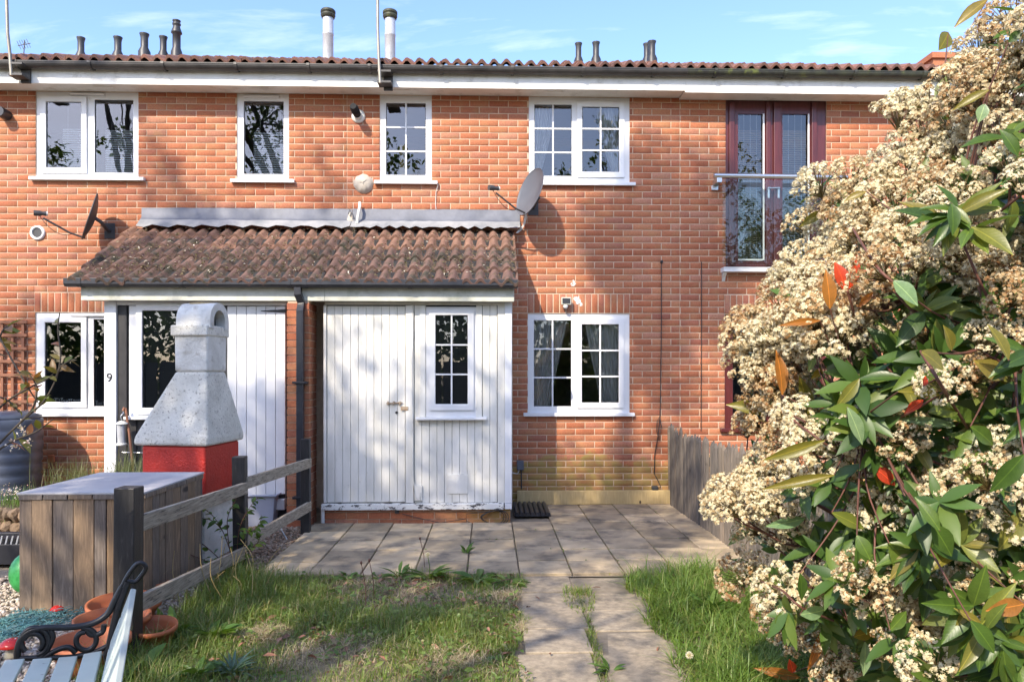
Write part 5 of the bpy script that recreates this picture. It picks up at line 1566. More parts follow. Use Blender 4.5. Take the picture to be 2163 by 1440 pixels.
# ================================================================== gravel
def pebbles(name, x, y, z, size, m, label=None):
    N = len(x)
    ph = (1 + 5 ** .5) / 2
    iv = np.array([(-1, ph, 0), (1, ph, 0), (-1, -ph, 0), (1, -ph, 0), (0, -1, ph), (0, 1, ph), (0, -1, -ph), (0, 1, -ph), (ph, 0, -1), (ph, 0, 1), (-ph, 0, -1), (-ph, 0, 1)]) / 1.902
    fi = np.array([(0,11,5),(0,5,1),(0,1,7),(0,7,10),(0,10,11),(1,5,9),(5,11,4),(11,10,2),(10,7,6),(7,1,8),(3,9,4),(3,4,2),(3,2,6),(3,6,8),(3,8,9),(4,9,5),(2,4,11),(6,2,10),(8,6,7),(9,8,1)])
    sc = size[:, None, None] * RNG.uniform(.6, 1.25, (N, 1, 3)) * np.array([1, 1, .7])
    v = iv[None] * sc * RNG.uniform(.85, 1.12, (N, 12, 1))
    a = RNG.uniform(0, 6.28, N); ca, sa = np.cos(a)[:, None], np.sin(a)[:, None]
    vx = v[:, :, 0] * ca - v[:, :, 1] * sa; vy = v[:, :, 0] * sa + v[:, :, 1] * ca
    V = np.stack([vx + x[:, None], vy + y[:, None], v[:, :, 2] + z[:, None]], 2).reshape(-1, 3)
    Fc = (np.arange(N)[:, None, None] * 12 + fi[None]).reshape(-1, 3)
    o = np_obj(name, V, Fc, m, None, True)
    return tag(o, label, 'gravel', None, 'stuff')
def peb_mat(name, stops):
    n = NT(name); c = n.ramp(n.n('ShaderNodeNewGeometry').outputs['Random Per Island'], stops); n.col(c); n.rough(.8); return n.m
M_PEB = peb_mat('pale_pebbles', [(0, (.42, .34, .25)), (.3, (.55, .47, .36)), (.6, (.34, .26, .19)), (.8, (.60, .55, .48)), (1, (.30, .22, .17))])
M_PEB2 = peb_mat('brown_pebbles', [(0, (.25, .15, .09)), (.3, (.34, .22, .14)), (.6, (.18, .12, .08)), (.85, (.42, .32, .24)), (1, (.12, .09, .06))])
N = 9000
pebbles('pale_gravel', RNG.uniform(-4.1, -1.98, N), RNG.uniform(-5.4, -3.0, N), RNG.uniform(.0, .012, N), RNG.uniform(.008, .019, N), M_PEB, 'pale pebble gravel around the pallet box and bowls')
N = 5000
x = RNG.uniform(-3.0, -1.62, N); y = RNG.uniform(-2.9, -1.1, N); k = ~((x > -1.78) & (y < -1.0) & (y > -3.2))
pebbles('brown_gravel', x[k], y[k], RNG.uniform(.0, .012, k.sum()), RNG.uniform(.008, .018, k.sum()), M_PEB2, 'brown pebble gravel between the low fence and the patio')

# ================================================================== grass
M_GRASS = leaf_mat('grass_blades', [(0, (.095, .155, .025)), (.3, (.14, .215, .035)), (.55, (.185, .255, .05)), (.72, (.125, .20, .04)), (.88, (.24, .27, .075)), (.95, (.36, .30, .14)), (1, (.42, .34, .18))], .35, .45)
M_GRASSR = leaf_mat('lush_grass_blades', [(0, (.08, .15, .022)), (.4, (.125, .225, .035)), (.7, (.17, .27, .05)), (.9, (.22, .28, .065)), (1, (.34, .31, .13))], .35, .45)
def vnoise(x, y, s, seed):
    rg = np.random.default_rng(seed); g_ = rg.random((64, 64))
    u, v = (x * s) % 63, (y * s) % 63
    i, j = u.astype(int), v.astype(int); fu, fv = u - i, v - j
    fu = fu * fu * (3 - 2 * fu); fv = fv * fv * (3 - 2 * fv)
    i1, j1 = (i + 1) % 64, (j + 1) % 64
    return (g_[i, j] * (1 - fu) + g_[i1, j] * fu) * (1 - fv) + (g_[i, j1] * (1 - fu) + g_[i1, j1] * fu) * fv
bare = [(gnd(880, 1248), .52, 1.0), (gnd(690, 1385), .34, 1.0), (gnd(1075, 1262), .2, .8), (gnd(560, 1340), .15, .5), (gnd(760, 1235), .36, .85), (gnd(1120, 1330), .12, .9), (gnd(960, 1400), .2, .4)]
def grass(name, n, x0, x1, y0, y1, hmin, hmax, m, label, wd=.0045, tall=None, bend=(.1, .95)):
    x = RNG.uniform(x0, x1, n); y = RNG.uniform(y0, y1, n)
    dens = .35 + .9 * vnoise(x + 10, y + 20, 2.4, 3) * (0.5 + vnoise(x + 10, y + 20, 9, 4))
    for c, r, s in bare:
        q = np.sqrt((x - c.x) ** 2 + ((y - c.y) * .8) ** 2) / r
        dens *= 1 - s * np.clip(1.25 - q, 0, 1)
    # keep off the patio and the slabs
    k = RNG.random(n) < dens
    k &= ~((y > -3.22 + .05 * np.sin(x * 9) + .22 * vnoise(x + 5, y, 4, 8)) & (x > -1.78))
    cen = .63 - (-3.14 - y) * .03
    onpath = (x > .235 - (-3.14 - y) * .03 + .05 * np.sin(y * 7)) & (x < 1.035 - (-3.14 - y) * .03 + .05 * np.sin(y * 8 + 1))
    strip = (np.abs(x - cen) < .035 + .075 * np.clip(np.sin(y * 3.3 + 1.0), 0, 1)) & (y < -3.45)
    k &= ~onpath | strip
    x, y = x[k], y[k]; n = len(x)
    h = RNG.uniform(hmin, hmax, n) * (.55 + .8 * vnoise(x + 10, y + 20, 3.1, 5))
    if tall: h *= tall(x, y)
    base = np.stack([x, y, np.full(n, -.012)], 1)
    d = unit(RNG.normal(size=(n, 3)) * np.array([1, 1, 0]))
    V, Fc = blade_arrays(base, d, h, RNG.uniform(.6, 1.3, n) * wd, RNG.uniform(bend[0], bend[1], n))
    return tag(np_obj(name, V, Fc, m, None, True), label, 'grass', None, 'stuff')
def tallL(x, y):
    return 1 + 1.0 * np.clip((-1.35 - x) / .5, 0, 1) - .45 * np.clip((x + .4) / .8, 0, 1)
grass('lawn_grass', 62000, -1.98, 1.0, -5.7, -3.02, .035, .115, M_GRASS, 'patchy short grass of the left lawn and path joints', tall=tallL, bend=(.2, 1.3))
grass('verge_grass', 30000, .95, 2.9, -5.9, -3.05, .06, .21, M_GRASSR, 'lush green grass right of the path below the shrub', wd=.0062, bend=(.3, 1.5), tall=lambda x, y: .55 + .9 * vnoise(x + 2, y + 4, 6, 41))
# clover and small broad leaves matted through the lawn
N = 5200
x = RNG.uniform(-1.95, 2.4, N); y = RNG.uniform(-5.6, -3.0, N)
k = (vnoise(x + 3, y + 7, 1.7, 21) > .42) & ~((x > .2) & (x < 1.05)) & ~((y > -3.08) & (x > -1.78)); x, y = x[k], y[k]; N = len(x)
V, Fc = leaf_arrays(np.stack([x, y, RNG.uniform(.0, .05, N)], 1), RNG.normal(size=(N, 3)) * np.array([1, 1, .35]), RNG.normal(size=(N, 3)) * .4 + np.array([0, -.2, 1]), RNG.uniform(.02, .06, N), RNG.uniform(.012, .026, N), 3, .2, .4)
M_CLOV = leaf_mat('lawn_weed_leaf', [(0, (.08, .15, .03)), (.5, (.14, .22, .05)), (.8, (.20, .27, .07)), (1, (.32, .30, .12))], .35, .45)
tag(np_obj('lawn_weeds', V, Fc, M_CLOV, None, True), 'small broad weed leaves and clover matted through the lawn', 'weeds', None, 'stuff')
# moss and seedlings in the patio joints
N = 900
x = np.array(xs)[RNG.integers(0, len(xs), N)] + RNG.normal(size=N) * .006; y = RNG.uniform(-3.1, -.2, N)
h_ = RNG.random(N) < .4
x = np.where(h_, RNG.uniform(-1.7, 2.1, N), x); y = np.where(h_, -3.11 + SLW * RNG.integers(0, 7, N) + RNG.normal(size=N) * .006, y)
k = ((x > .35) | (y < -1.2)) & (vnoise(x + 9, y + 9, 2.1, 33) > .45); x, y = x[k], y[k]; N = len(x)
V, Fc = leaf_arrays(np.stack([x, y, RNG.uniform(.012, .024, N)], 1), RNG.normal(size=(N, 3)) * np.array([1, 1, .5]), RNG.normal(size=(N, 3)) * .5 + np.array([0, 0, 1]), RNG.uniform(.008, .03, N), RNG.uniform(.006, .014, N), 2, .2, .4)
tag(np_obj('joint_moss', V, Fc, M_CLOV, None, True), 'moss and seedlings along the patio slab joints', 'moss', None, 'stuff')
# straw and dead thatch on the bare patches
N = 7000
cs = [bare[i % len(bare)] for i in range(N)]
x = np.array([c[0].x for c in cs]) + RNG.normal(size=N) * np.array([c[1] for c in cs]) * .5
y = np.array([c[0].y for c in cs]) + RNG.normal(size=N) * np.array([c[1] for c in cs]) * .5
k = (y < -3.16) & (x < .2); x, y = x[k], y[k]; N = len(x)
V, Fc = blade_arrays(np.stack([x, y, RNG.uniform(-.01, .008, N)], 1), unit(RNG.normal(size=(N, 3)) * np.array([1, 1, 0])), RNG.uniform(.02, .07, N), np.full(N, .0035), RNG.uniform(.9, 1.8, N), 2)
M_THATCH = leaf_mat('dead_thatch', [(0, (.26, .20, .11)), (.5, (.42, .33, .19)), (1, (.52, .43, .28))], .1, .8)
tag(np_obj('dead_thatch', V, Fc, M_THATCH, None, True), 'straw coloured dead grass on the bare lawn patches', 'thatch', None, 'stuff')
# fallen leaves
N = 260
ix = RNG.integers(0, len(bare), N)
x = np.array([bare[i][0].x for i in ix]) + RNG.normal(size=N) * .3; y = np.array([bare[i][0].y for i in ix]) + RNG.normal(size=N) * .22
k = (y < -3.1) & ((x < .2) | (RNG.random(N) < .25)); x, y = x[k], y[k]; N = len(x)
V, Fc = leaf_arrays(np.stack([x, y, RNG.uniform(.006, .04, N)], 1), RNG.normal(size=(N, 3)) * np.array([1, 1, .2]), RNG.normal(size=(N, 3)) * .35 + np.array([0, 0, 1]), RNG.uniform(.03, .085, N), RNG.uniform(.014, .034, N), 3, .2, .6)
M_FALL = leaf_mat('fallen_leaf', [(0, (.10, .055, .03)), (.35, (.18, .09, .05)), (.6, (.30, .13, .08)), (.8, (.42, .20, .13)), (1, (.26, .18, .10))], .1, .6)
tag(np_obj('fallen_leaves', V, Fc, M_FALL, None, True), 'dry brown and pinkish fallen leaves on the bare lawn', 'leaves', None, 'stuff')

# ================================================================== small plants
M_WEED = leaf_mat('weed_leaf', [(0, (.06, .13, .025)), (.5, (.10, .19, .035)), (1, (.16, .24, .05))], .35, .4)
def rosette(px, py, n, L, label, up=.55, wd=.2, m=M_WEED, group='broad-leaved weeds in the lawn', name='weed_rosette'):
    c = gnd(px, py); t_ = thing(name, label, 'weed', c, group)
    a = RNG.uniform(0, 6.28, n)
    d = np.stack([np.cos(a), np.sin(a), RNG.uniform(up * .4, up * 1.6, n)], 1)
    base = np.array([c.x, c.y, 0]) + d * .01
    V, Fc = leaf_arrays(base, d, np.tile([0, 0, 1.0], (n, 1)) + RNG.normal(size=(n, 3)) * .2, RNG.uniform(.6, 1.15, n) * L, RNG.uniform(.7, 1.2, n) * L * wd, 5, .35, .5, 1.25)
    np_obj('leaves', V, Fc, m, t_, True); return t_
rosette(905, 1222, 22, .2, 'spiky dandelion plant at the patio edge below the seed clock')
rosette(1010, 1228, 34, .19, 'spreading weed clump overhanging the middle patio joint', .35, .26)
rosette(845, 1222, 10, .16, 'small upright weed at the patio edge left of the dandelion', 1.0)
rosette(1075, 1235, 26, .15, 'low weed tuft at the lawn corner beside the path', .4)
rosette(735, 1225, 12, .12, 'little weed at the patio edge below the old porch door')
rosette(370, 1345, 14, .2, 'dock plant with broad leaves in the long grass near the fence', .9, .33)
rosette(455, 1350, 12, .16, 'broad-leaved weed in the middle of the long grass', .8, .35)
rosette(300, 1425, 12, .17, 'dock plant at the bottom edge beside the bench slats', .9, .36)
rosette(420, 1432, 12, .14, 'nettle-like weed at the bottom edge of the lawn', .8, .4)
rosette(1290, 1420, 14, .1, 'tuft of weeds between the nearest path slabs', .7, .2)
rosette(1500, 1300, 20, .2, 'long strappy weed clump in the verge below the shrub', 1.2, .12)
rosette(985, 1175, 7, .09, 'single curled weed leaf rising by the patio joint', 2.2, .5)
M_BLUEG = leaf_mat('blue_green_weed', [(0, (.06, .12, .075)), (1, (.10, .17, .11))], .2, .5)
rosette(490, 1425, 60, .13, 'feathery blue-green weed at the bottom of the lawn', .9, .12, M_BLUEG)
# dandelion clocks
M_CLOCK = leaf_mat('seed_clock', [(0, (.75, .74, .70)), (1, (.62, .6, .56))], .4, .8)
for (px, py, pyg, label) in ((903, 1171, 1222, 'white dandelion seed clock on a thin stalk in front of the patio'), (1456, 1383, 1425, 'white dandelion seed clock in the verge near the path')):
    g0_ = gnd(px + 4, pyg); c = at(px, py, g0_.y)
    t_ = thing('dandelion_clock', label, 'dandelion', g0_, 'dandelion clocks')
    MB().tube([g0_, (g0_ + c) / 2 + Vector((.01, 0, 0)), c], .0025, 6).build('stalk', M_WEED, t_)
    N = 160; d = unit(RNG.normal(size=(N, 3)))
    V, Fc = leaf_arrays(np.array(c) + d * .004, d, RNG.normal(size=(N, 3)), np.full(N, .017), np.full(N, .006), 2, 0, 0)
    np_obj('seed_head', V, Fc, M_CLOCK, t_, True)
for (px, pt, pg, label) in ((887, 1137, 1205, 'tall thin dandelion stalk with brown bud against the patio slabs'), (763, 1188, 1285, 'leaning seed stalk at the left of the bare soil patch'), (780, 1183, 1270, 'short seed stalk just right of the leaning one')):
    g0_ = gnd(px + 10, pg); c = at(px, pt, g0_.y); t_ = thing('seed_stalk', label, 'weed', g0_, 'bare seed stalks')
    MB().tube([g0_, (g0_ + c) / 2 + Vector((.012, 0, 0)), c], .0024, 6).build('stalk', M_STEM, t_); MB().lathe([(.001, -.012), (.007, -.006), (.008, .004), (.001, .014)], 8, Matrix.Translation(c)).build('bud', M_STEM, t_)
# dry stalks by the lower rail
ds = MB()
for k in range(16):
    px = random.uniform(330, 560); g0_ = gnd(px, 1250 - (px - 330) * .15 + random.uniform(0, 60)); h = random.uniform(.15, .42)
    top = g0_ + Vector((random.uniform(-.12, .16), random.uniform(-.05, .05), h))
    ds.tube(smooth([g0_, (g0_ + top) / 2 + Vector((random.uniform(-.05, .05), 0, .02)), top], 4), .0025, 4)
tag(ds.build('dry_stalks', M_STRAW), 'pale dry stalks leaning on the lower fence rail', 'stalks', None, 'stuff')

# leafy twiggy plants: stems plus leaves in one go
def twig_plant(t_, paths, leaf_specs, m_leaf, m_stem, r=.004, L=(.03, .05), W=.5, per=7, start=.3):
    b = MB(); bases, dirs = [], []
    for pts in paths:
        sp = smooth([Vector(p) for p in pts], 5)
        n = len(sp)
        b.tube(sp, [r * (1 - .6 * i / n) for i in range(n)], 5)
        for k in range(per):
            u = start + (1 - start) * (k + random.random() * .7) / per
            i = min(n - 2, int(u * (n - 1))); tdir = (sp[i + 1] - sp[i]).normalized()
            s = Vector((random.gauss(0, 1), random.gauss(0, 1), random.gauss(0, .6))); s = (s - tdir * s.dot(tdir)).normalized()
            bases.append(sp[i]); dirs.append(tdir * .6 + s)
    b.build('stems', m_stem, t_)
    n = len(bases)
    nr = np.tile([0, -.3, 1.0], (n, 1)) + RNG.normal(size=(n, 3)) * .45
    Ls = RNG.uniform(L[0], L[1], n)
    V, Fc = leaf_arrays(np.array(bases), np.array(dirs), nr, Ls, Ls * W * RNG.uniform(.8, 1.2, n), 4, .3, .3)
    np_obj('leaves', V, Fc, m_leaf, t_, True)
# sapling with coppery leaves, far left foreground
M_COPPER = leaf_mat('sapling_leaf', [(0, (.16, .17, .04)), (.3, (.22, .12, .05)), (.55, (.14, .19, .045)), (.8, (.30, .10, .05)), (1, (.20, .22, .06))], .4, .4)
dS = 3.5
sp_ = lambda px, py, dd=0: atd(px, py, dS + dd)
t = thing('coppery_sapling', 'slender shrub with coppery green leaves and tiny pale blossom at the far left', 'shrub', atd(-120, 1480, dS))
twig_plant(t, [[sp_(-90, 1080), sp_(-20, 960), sp_(45, 890), sp_(90, 850), sp_(118, 800), sp_(128, 750), sp_(122, 700), sp_(126, 660)],
               [sp_(-60, 640, .1), sp_(-10, 700, .1), sp_(25, 760, .05), sp_(60, 820), sp_(80, 850)],
               [sp_(-80, 960, .05), sp_(0, 860, .05), sp_(60, 820), sp_(100, 800), sp_(122, 780)],
               [sp_(-20, 960), sp_(30, 930), sp_(75, 912), sp_(112, 885)],
               [sp_(45, 890), sp_(70, 860), sp_(78, 820), sp_(62, 790)],
               [sp_(-60, 880, .1), sp_(-20, 840, .1), sp_(15, 845, .1), sp_(40, 870, .1)],
               [sp_(118, 800), sp_(128, 775), sp_(150, 760)], [sp_(-30, 780, .1), sp_(5, 700, .1), sp_(20, 690, .1)]],
           None, M_COPPER, M_BARK, .006, (.045, .085), .45, 7, .25)
N = 60; cs = np.array([list(sp_(*q)) for q in ((50, 915), (58, 932), (30, 940), (42, 902))])
base = cs[RNG.integers(0, 4, N)] + RNG.normal(size=(N, 3)) * .012
V, Fc = leaf_arrays(base, RNG.normal(size=(N, 3)), RNG.normal(size=(N, 3)), np.full(N, .014), np.full(N, .008), 2, .2, .3)
M_BLOS = leaf_mat('pink_white_blossom', [(0, (.75, .72, .66)), (.6, (.7, .6, .56)), (1, (.5, .28, .26))], .3, .6)
np_obj('blossom', V, Fc, M_BLOS, t, True)
# climber on the middle post
M_CLIMB = leaf_mat('climber_leaf', [(0, (.04, .09, .02)), (.5, (.08, .16, .03)), (1, (.15, .23, .05))], .4, .4)
t = thing('climbing_rose', 'straggly green climber around the middle black fence post', 'climber', gnd(490, 1200))
cp = lambda px, py, dy=0: at(px, py, P2.y - .05 + dy)
twig_plant(t, [[cp(495, 1190), cp(470, 1120), cp(440, 1080, -.1), cp(400, 1065, -.2)], [cp(500, 1190), cp(505, 1120, -.06), cp(525, 1075, -.06), cp(545, 1050, -.08)],
               [cp(490, 1195), cp(480, 1100), cp(500, 1050, -.06), cp(495, 1035, -.08)], [cp(470, 1120), cp(450, 1100), cp(420, 1095, -.1), cp(395, 1110, -.2)],
               [cp(505, 1120, -.06), cp(535, 1120, -.08), cp(555, 1090, -.1)], [cp(480, 1195), cp(430, 1150, -.1), cp(380, 1120, -.3), cp(360, 1090, -.4)],
               [cp(500, 1180), cp(540, 1150, -.05), cp(550, 1130, -.05)], [cp(470, 1200), cp(400, 1170, -.4), cp(350, 1160, -.6), cp(340, 1120, -.7)]],
           None, M_CLIMB, M_STEM, .004, (.035, .075), .6, 18, .1)
# lavender-like clumps at the wall and bed plants
M_LAV = leaf_mat('lavender_leaf', [(0, (.10, .14, .05)), (.6, (.17, .21, .08)), (1, (.26, .25, .14))], .3, .6)
def clump(px, py, Y, n, h, spread, m, label, name='lavender_clump', wd=.006):
    c = at(px, py, Y); t_ = thing(name, label, 'plant', (c.x, Y, 0), 'clumps along the house wall')
    bs = np.stack([c.x + RNG.normal(size=n) * spread, Y + RNG.normal(size=n) * .12, np.full(n, max(0, c.z - h))], 1)
    V, Fc = blade_arrays(bs, unit(RNG.normal(size=(n, 3)) * np.array([1, 1, 0])), RNG.uniform(.6, 1.3, n) * h, np.full(n, wd), RNG.uniform(.05, .7, n))
    np_obj('foliage', V, Fc, m, t_, True)
clump(170, 975, -.6, 420, .42, .17, M_LAV, 'green spiky lavender clump behind the pallet box lid')
clump(262, 955, -1.45, 160, .34, .07, M_LAV, 'grey-green lavender clump below the bird feeder')
clump(300, 965, -1.5, 90, .3, .06, M_LAV, 'thin lavender clump between feeder stick and red barbecue')
clump(55, 1030, gnd(20, 1130).y + .45, 260, .2, .14, M_WEED, 'bright leafy seedling clump in the stone bed', 'bed_plant')
clump(12, 1060, gnd(20, 1130).y + .25, 420, .18, .13, M_LAV, 'mounded grey-green plant spilling over the bed stones', 'bed_plant')
N = 160; c = at(20, 1040, gnd(20, 1130).y + .3)
base = np.array(c) + RNG.normal(size=(N, 3)) * np.array([.12, .08, .03])
V, Fc = leaf_arrays(base, RNG.normal(size=(N, 3)), RNG.normal(size=(N, 3)), np.full(N, .014), np.full(N, .012), 2, .2, .3)
tag(np_obj('white_alyssum', V, Fc, M_BLOS, None, True), 'tiny white blossom above the stone bed at the far left', 'flowers')
# little variegated shrub at the foot of the photinia
M_VARI = leaf_mat('variegated_leaf', [(0, (.10, .17, .06)), (.5, (.30, .36, .22)), (1, (.55, .56, .42))], .3, .4)
c = gnd(1690, 1410); t = thing('variegated_shrub', 'small white-green variegated shrub at the foot of the flowering shrub', 'shrub', c)
twig_plant(t, [[c, c + Vector((random.uniform(-.1, .1), random.uniform(-.08, .08), .12)), c + Vector((random.uniform(-.2, .2), random.uniform(-.15, .15), random.uniform(.18, .34)))] for _ in range(14)], None, M_VARI, M_STEM, .003, (.02, .04), .45, 10, .2)

# ================================================================== the flowering shrub (photinia)
SH0 = Vector((2.15, -6.0, 0))
shrub = thing('flowering_photinia', 'large photinia shrub with cream flower heads and a few red leaves filling the right side', 'shrub', SH0)
def shrub_d(px, py):
    xl = bush_x(py); u = min(1, max(0, (px - xl) / (2300 - xl)))
    d = 3.55 - 1.5 * math.sqrt(max(0, 1 - (1 - u) ** 2))
    return d + .12 * math.sin(px * .013 + py * .021) + .1 * math.sin(px * .031 - py * .017)
# flower heads
def head_mesh(seed):
    rg = np.random.default_rng(seed)
    R = .085
    subs = []
    while len(subs) < 34:
        a = rg.uniform(0, 6.28); rr = math.sqrt(rg.random()) * R
        p = np.array([rr * math.cos(a), rr * math.sin(a), .055 * (1 - (rr / R) ** 2) + rg.uniform(-.008, .008)])
        if all(np.linalg.norm(p - q) > .016 for q in subs) or rg.random() < .08: subs.append(p)
    V, Fc = [], []
    for s in subs:
        up0 = unit(np.array([s[0] * 4, s[1] * 4, .5]))
        for k in range(17):
            d = unit(rg.normal(size=3) + up0 * 1.1)
            c = s + d * rg.uniform(.010, .018)
            u = unit(np.cross(d, rg.normal(size=3))); v = np.cross(d, u)
            pr = rg.uniform(.0040, .0056); b = len(V); V.append(c)
            cup = rg.uniform(-.2, .7)
            for j in range(5):
                a = j * 1.2566 + rg.uniform(-.1, .1)
                e = u * math.cos(a) + v * math.sin(a); f_ = u * math.cos(a + .62) + v * math.sin(a + .62); h_ = u * math.cos(a - .62) + v * math.sin(a - .62)
                V += [c + h_ * pr * .7 + d * pr * cup * .4, c + e * pr * 1.35 + d * pr * cup, c + f_ * pr * .7 + d * pr * cup * .4]
                i = b + 1 + j * 3
                Fc.append((b, i, i + 1, i + 2))
    me = np_mesh('flower_head', V, Fc); me.materials.append(M_FLOR); return me, subs
n = NT('photinia_florets')
rn = n.n('ShaderNodeNewGeometry').outputs['Random Per Island']; orn = n.n('ShaderNodeObjectInfo').outputs['Random']
c1 = n.ramp(rn, [(0, (.66, .55, .33)), (.35, (.78, .69, .46)), (.6, (.68, .57, .33)), (.75, (.48, .32, .15)), (.88, (.40, .22, .085)), (1, (.32, .16, .06))])
c2 = n.ramp(rn, [(0, (.70, .62, .41)), (.5, (.82, .75, .54)), (.8, (.70, .61, .37)), (1, (.46, .33, .16))])
c0 = n.ramp(rn, [(0, (.50, .36, .18)), (.3, (.64, .52, .33)), (.55, (.42, .25, .10)), (.8, (.34, .17, .06)), (1, (.24, .11, .04))])
c = n.mix(n.ramp(orn, [(.2, BLK), (.7, WHT)]), n.mix(n.ramp(orn, [(.02, BLK), (.14, WHT)]), c0, c1), c2)
n.col(c); n.rough(.75)
tl = n.n('ShaderNodeBsdfTranslucent'); n.l(c, tl.inputs[0]); mm = n.n('ShaderNodeMixShader'); mm.inputs[0].default_value = .3
n.l(n.b.outputs[0], mm.inputs[1]); n.l(tl.outputs[0], mm.inputs[2]); n.l(mm.outputs[0], n.o.inputs[0])
M_FLOR = n.m
heads = [head_mesh(100 + i) for i in range(6)]
M_PED = mat('flower_stalk', (.13, .07, .03), (.16, .14, .04), 30, .6)
ped_me = []
for me, subs in heads:
    b = MB()
    for s in subs:
        b.tube([(0, 0, -.07), (s[0] * .55, s[1] * .55, s[2] * .3 - .02), tuple(s)], [.0022, .0014, .001], 4)
    m_ = b.mesh('stalks'); m_.materials.append(M_PED); ped_me.append(m_)
spots = []
def fl_density(px, py):
    e = px - bush_x(py)
    if e < -4: return 0
    if py < 330: return 1.0 if e < 260 else .3
    if py < 720:
        w_ = 330 if py < 560 else 300
        d = 1.0 if e < w_ else .12
        if px > 2000 and 480 < py < 640: d = .9
        return d
    if py < 960: return 1.0 if e < 170 else .05
    if py < 1140: return .95 if e < 170 else .04
    return .85 if e < 70 else .03
extra = [(1905, 915), (1990, 805), (2060, 790), (2040, 985), (2085, 1010), (1990, 1045), (2060, 550), (2110, 520), (2150, 490), (1830, 1235), (1800, 1200), (1870, 1265), (1960, 1260), (2010, 1235), (2060, 1205),
         (2100, 1190), (1930, 1290), (2000, 1300), (2060, 1270), (1950, 1320), (1770, 1400), (1960, 1400), (2010, 1420), (1900, 1370), (1610, 1320), (1650, 1345), (1600, 1290), (1500, 1045), (1490, 1062), (1550, 1065), (1530, 1215), (1560, 1200),
         (1545, 700), (1535, 715), (1600, 610), (1560, 880), (1545, 905), (1880, 235), (1930, 215), (1690, 385), (1660, 470)]
for q in extra: spots.append((q[0] + (30 if q[0] < bush_x(q[1]) + 45 else 0), q[1], 0.0))
tries = 0
while len(spots) < 275 and tries < 6000:
    tries += 1
    py = random.uniform(10, 1440); px = random.uniform(1470, 2200)
    if random.random() > fl_density(px, py): continue
    if px < bush_x(py) + 52: continue
    mind = 38 if fl_density(px, py) > .8 else 75
    if any((px - a) ** 2 + (py - b_) ** 2 < mind ** 2 for a, b_, _ in spots): continue
    spots.append((px, py, random.uniform(-.05, .12)))
ROOT = [SH0 + Vector((0, 0, .05)), SH0 + Vector((.15, .25, .05)), SH0 + Vector((-.15, .35, .05))]
head_pts = []
for (px, py, dz) in spots:
    d = shrub_d(px, py) + dz
    p = atd(px, py, d)
    axis = (p - Vector((2.3, -5.4, max(.4, p.z - .6)))).normalized() * .7 + Vector((-.2, -.35, .6))
    axis = (axis + Vector((random.gauss(0, .2), random.gauss(0, .2), random.gauss(0, .2)))).normalized()
    k = random.randrange(6); s = random.uniform(.75, 1.25) * (1.0 if d > 2.4 else .85)
    M = Matrix.Translation(p) @ axis.to_track_quat('Z', 'Y').to_matrix().to_4x4() @ Matrix.Rotation(random.uniform(0, 6.28), 4, 'Z') @ Matrix.Diagonal((s, s, s, 1))
    o = inst('flower_head', heads[k][0], shrub, M)
    inst('stalks', ped_me[k], o, M)
    head_pts.append(p - axis * .07 * s)
HERO = [(1753, 652, 1750, 572, 30, 'n'), (1788, 617, 1771, 550, 36, 'r'), (1793, 610, 1820, 538, 24, 'r'), (1812, 650, 1849, 611, 13, 'n'), (1732, 677, 1655, 683, 14, 'n'), (1887, 593, 1943, 638, 40, 'p'),
        (1652, 834, 1650, 738, 30, 'n'), (1644, 868, 1541, 851, 34, 'o'), (1708, 884, 1698, 792, 32, 'o'), (1713, 800, 1748, 772, 16, 'o'), (1897, 827, 1997, 826, 28, 'o'), (2018, 899, 1899, 882, 21, 'p'),
        (1945, 742, 2003, 775, 48, 'o'), (1950, 845, 1914, 868, 18, 'r'), (1950, 815, 1960, 792, 12, 'r'), (1848, 988, 1895, 1022, 36, 'r'), (2086, 0, 2021, 44, 24, 'o'), (2003, 69, 1992, 100, 24, 'o'),
        (1742, 930, 1618, 973, 28, 'o'), (1762, 1003, 1615, 1030, 24, 'o'), (1878, 1147, 1948, 1226, 52, 'g'), (1968, 1105, 2020, 1178, 46, 'g'), (1757, 1082, 1835, 1116, 30, 'g'), (1827, 1355, 1831, 1428, 28, 'p'),
        (1738, 1326, 1711, 1422, 20, 'n'), (1690, 1297, 1752, 1290, 26, 'p'), (1803, 1344, 1850, 1332, 26, 'o'), (2010, 740, 2005, 690, 24, 'o'), (2130, 760, 2100, 680, 30, 'o'), (2120, 800, 2070, 760, 40, 'o'),
        (1700, 1095, 1626, 1112, 22, 'p'), (1815, 800, 1770, 860, 26, 'g'), (1720, 740, 1712, 785, 18, 'p'), (2150, 330, 2120, 270, 28, 'g'), (2010, 430, 2020, 490, 26, 'g'), (2140, 420, 2138, 490, 30, 'g'),
        (2090, 190, 2015, 225, 22, 'o'), (2080, 220, 2070, 255, 24, 'p'), (1745, 445, 1690, 475, 22, 'o'), (1830, 405, 1785, 420, 16, 'o'), (1925, 395, 1928, 428, 18, 'p'), (2163, 960, 2100, 1040, 44, 'g'), (2163, 1080, 2120, 1160, 46, 'g'),
        (2163, 1275, 2095, 1290, 34, 'n'), (2050, 1310, 2110, 1380, 44, 'g'), (1790, 860, 1830, 940, 30, 'p'), (1960, 870, 2040, 860, 32, 'g'), (1690, 1430, 1600, 1412, 22, 'n'), (1675, 1420, 1670, 1395, 18, 'r'), (2130, 90, 2163, 60, 26, 'g'),
        (1655, 1290, 1640, 1330, 20, 'g'), (1690, 1210, 1700, 1270, 24, 'g'), (1880, 1330, 1920, 1290, 26, 'g'), (1985, 1120, 1940, 1050, 30, 'g'), (2050, 900, 2110, 940, 34, 'g'), (1810, 1130, 1840, 1180, 34, 'g')]
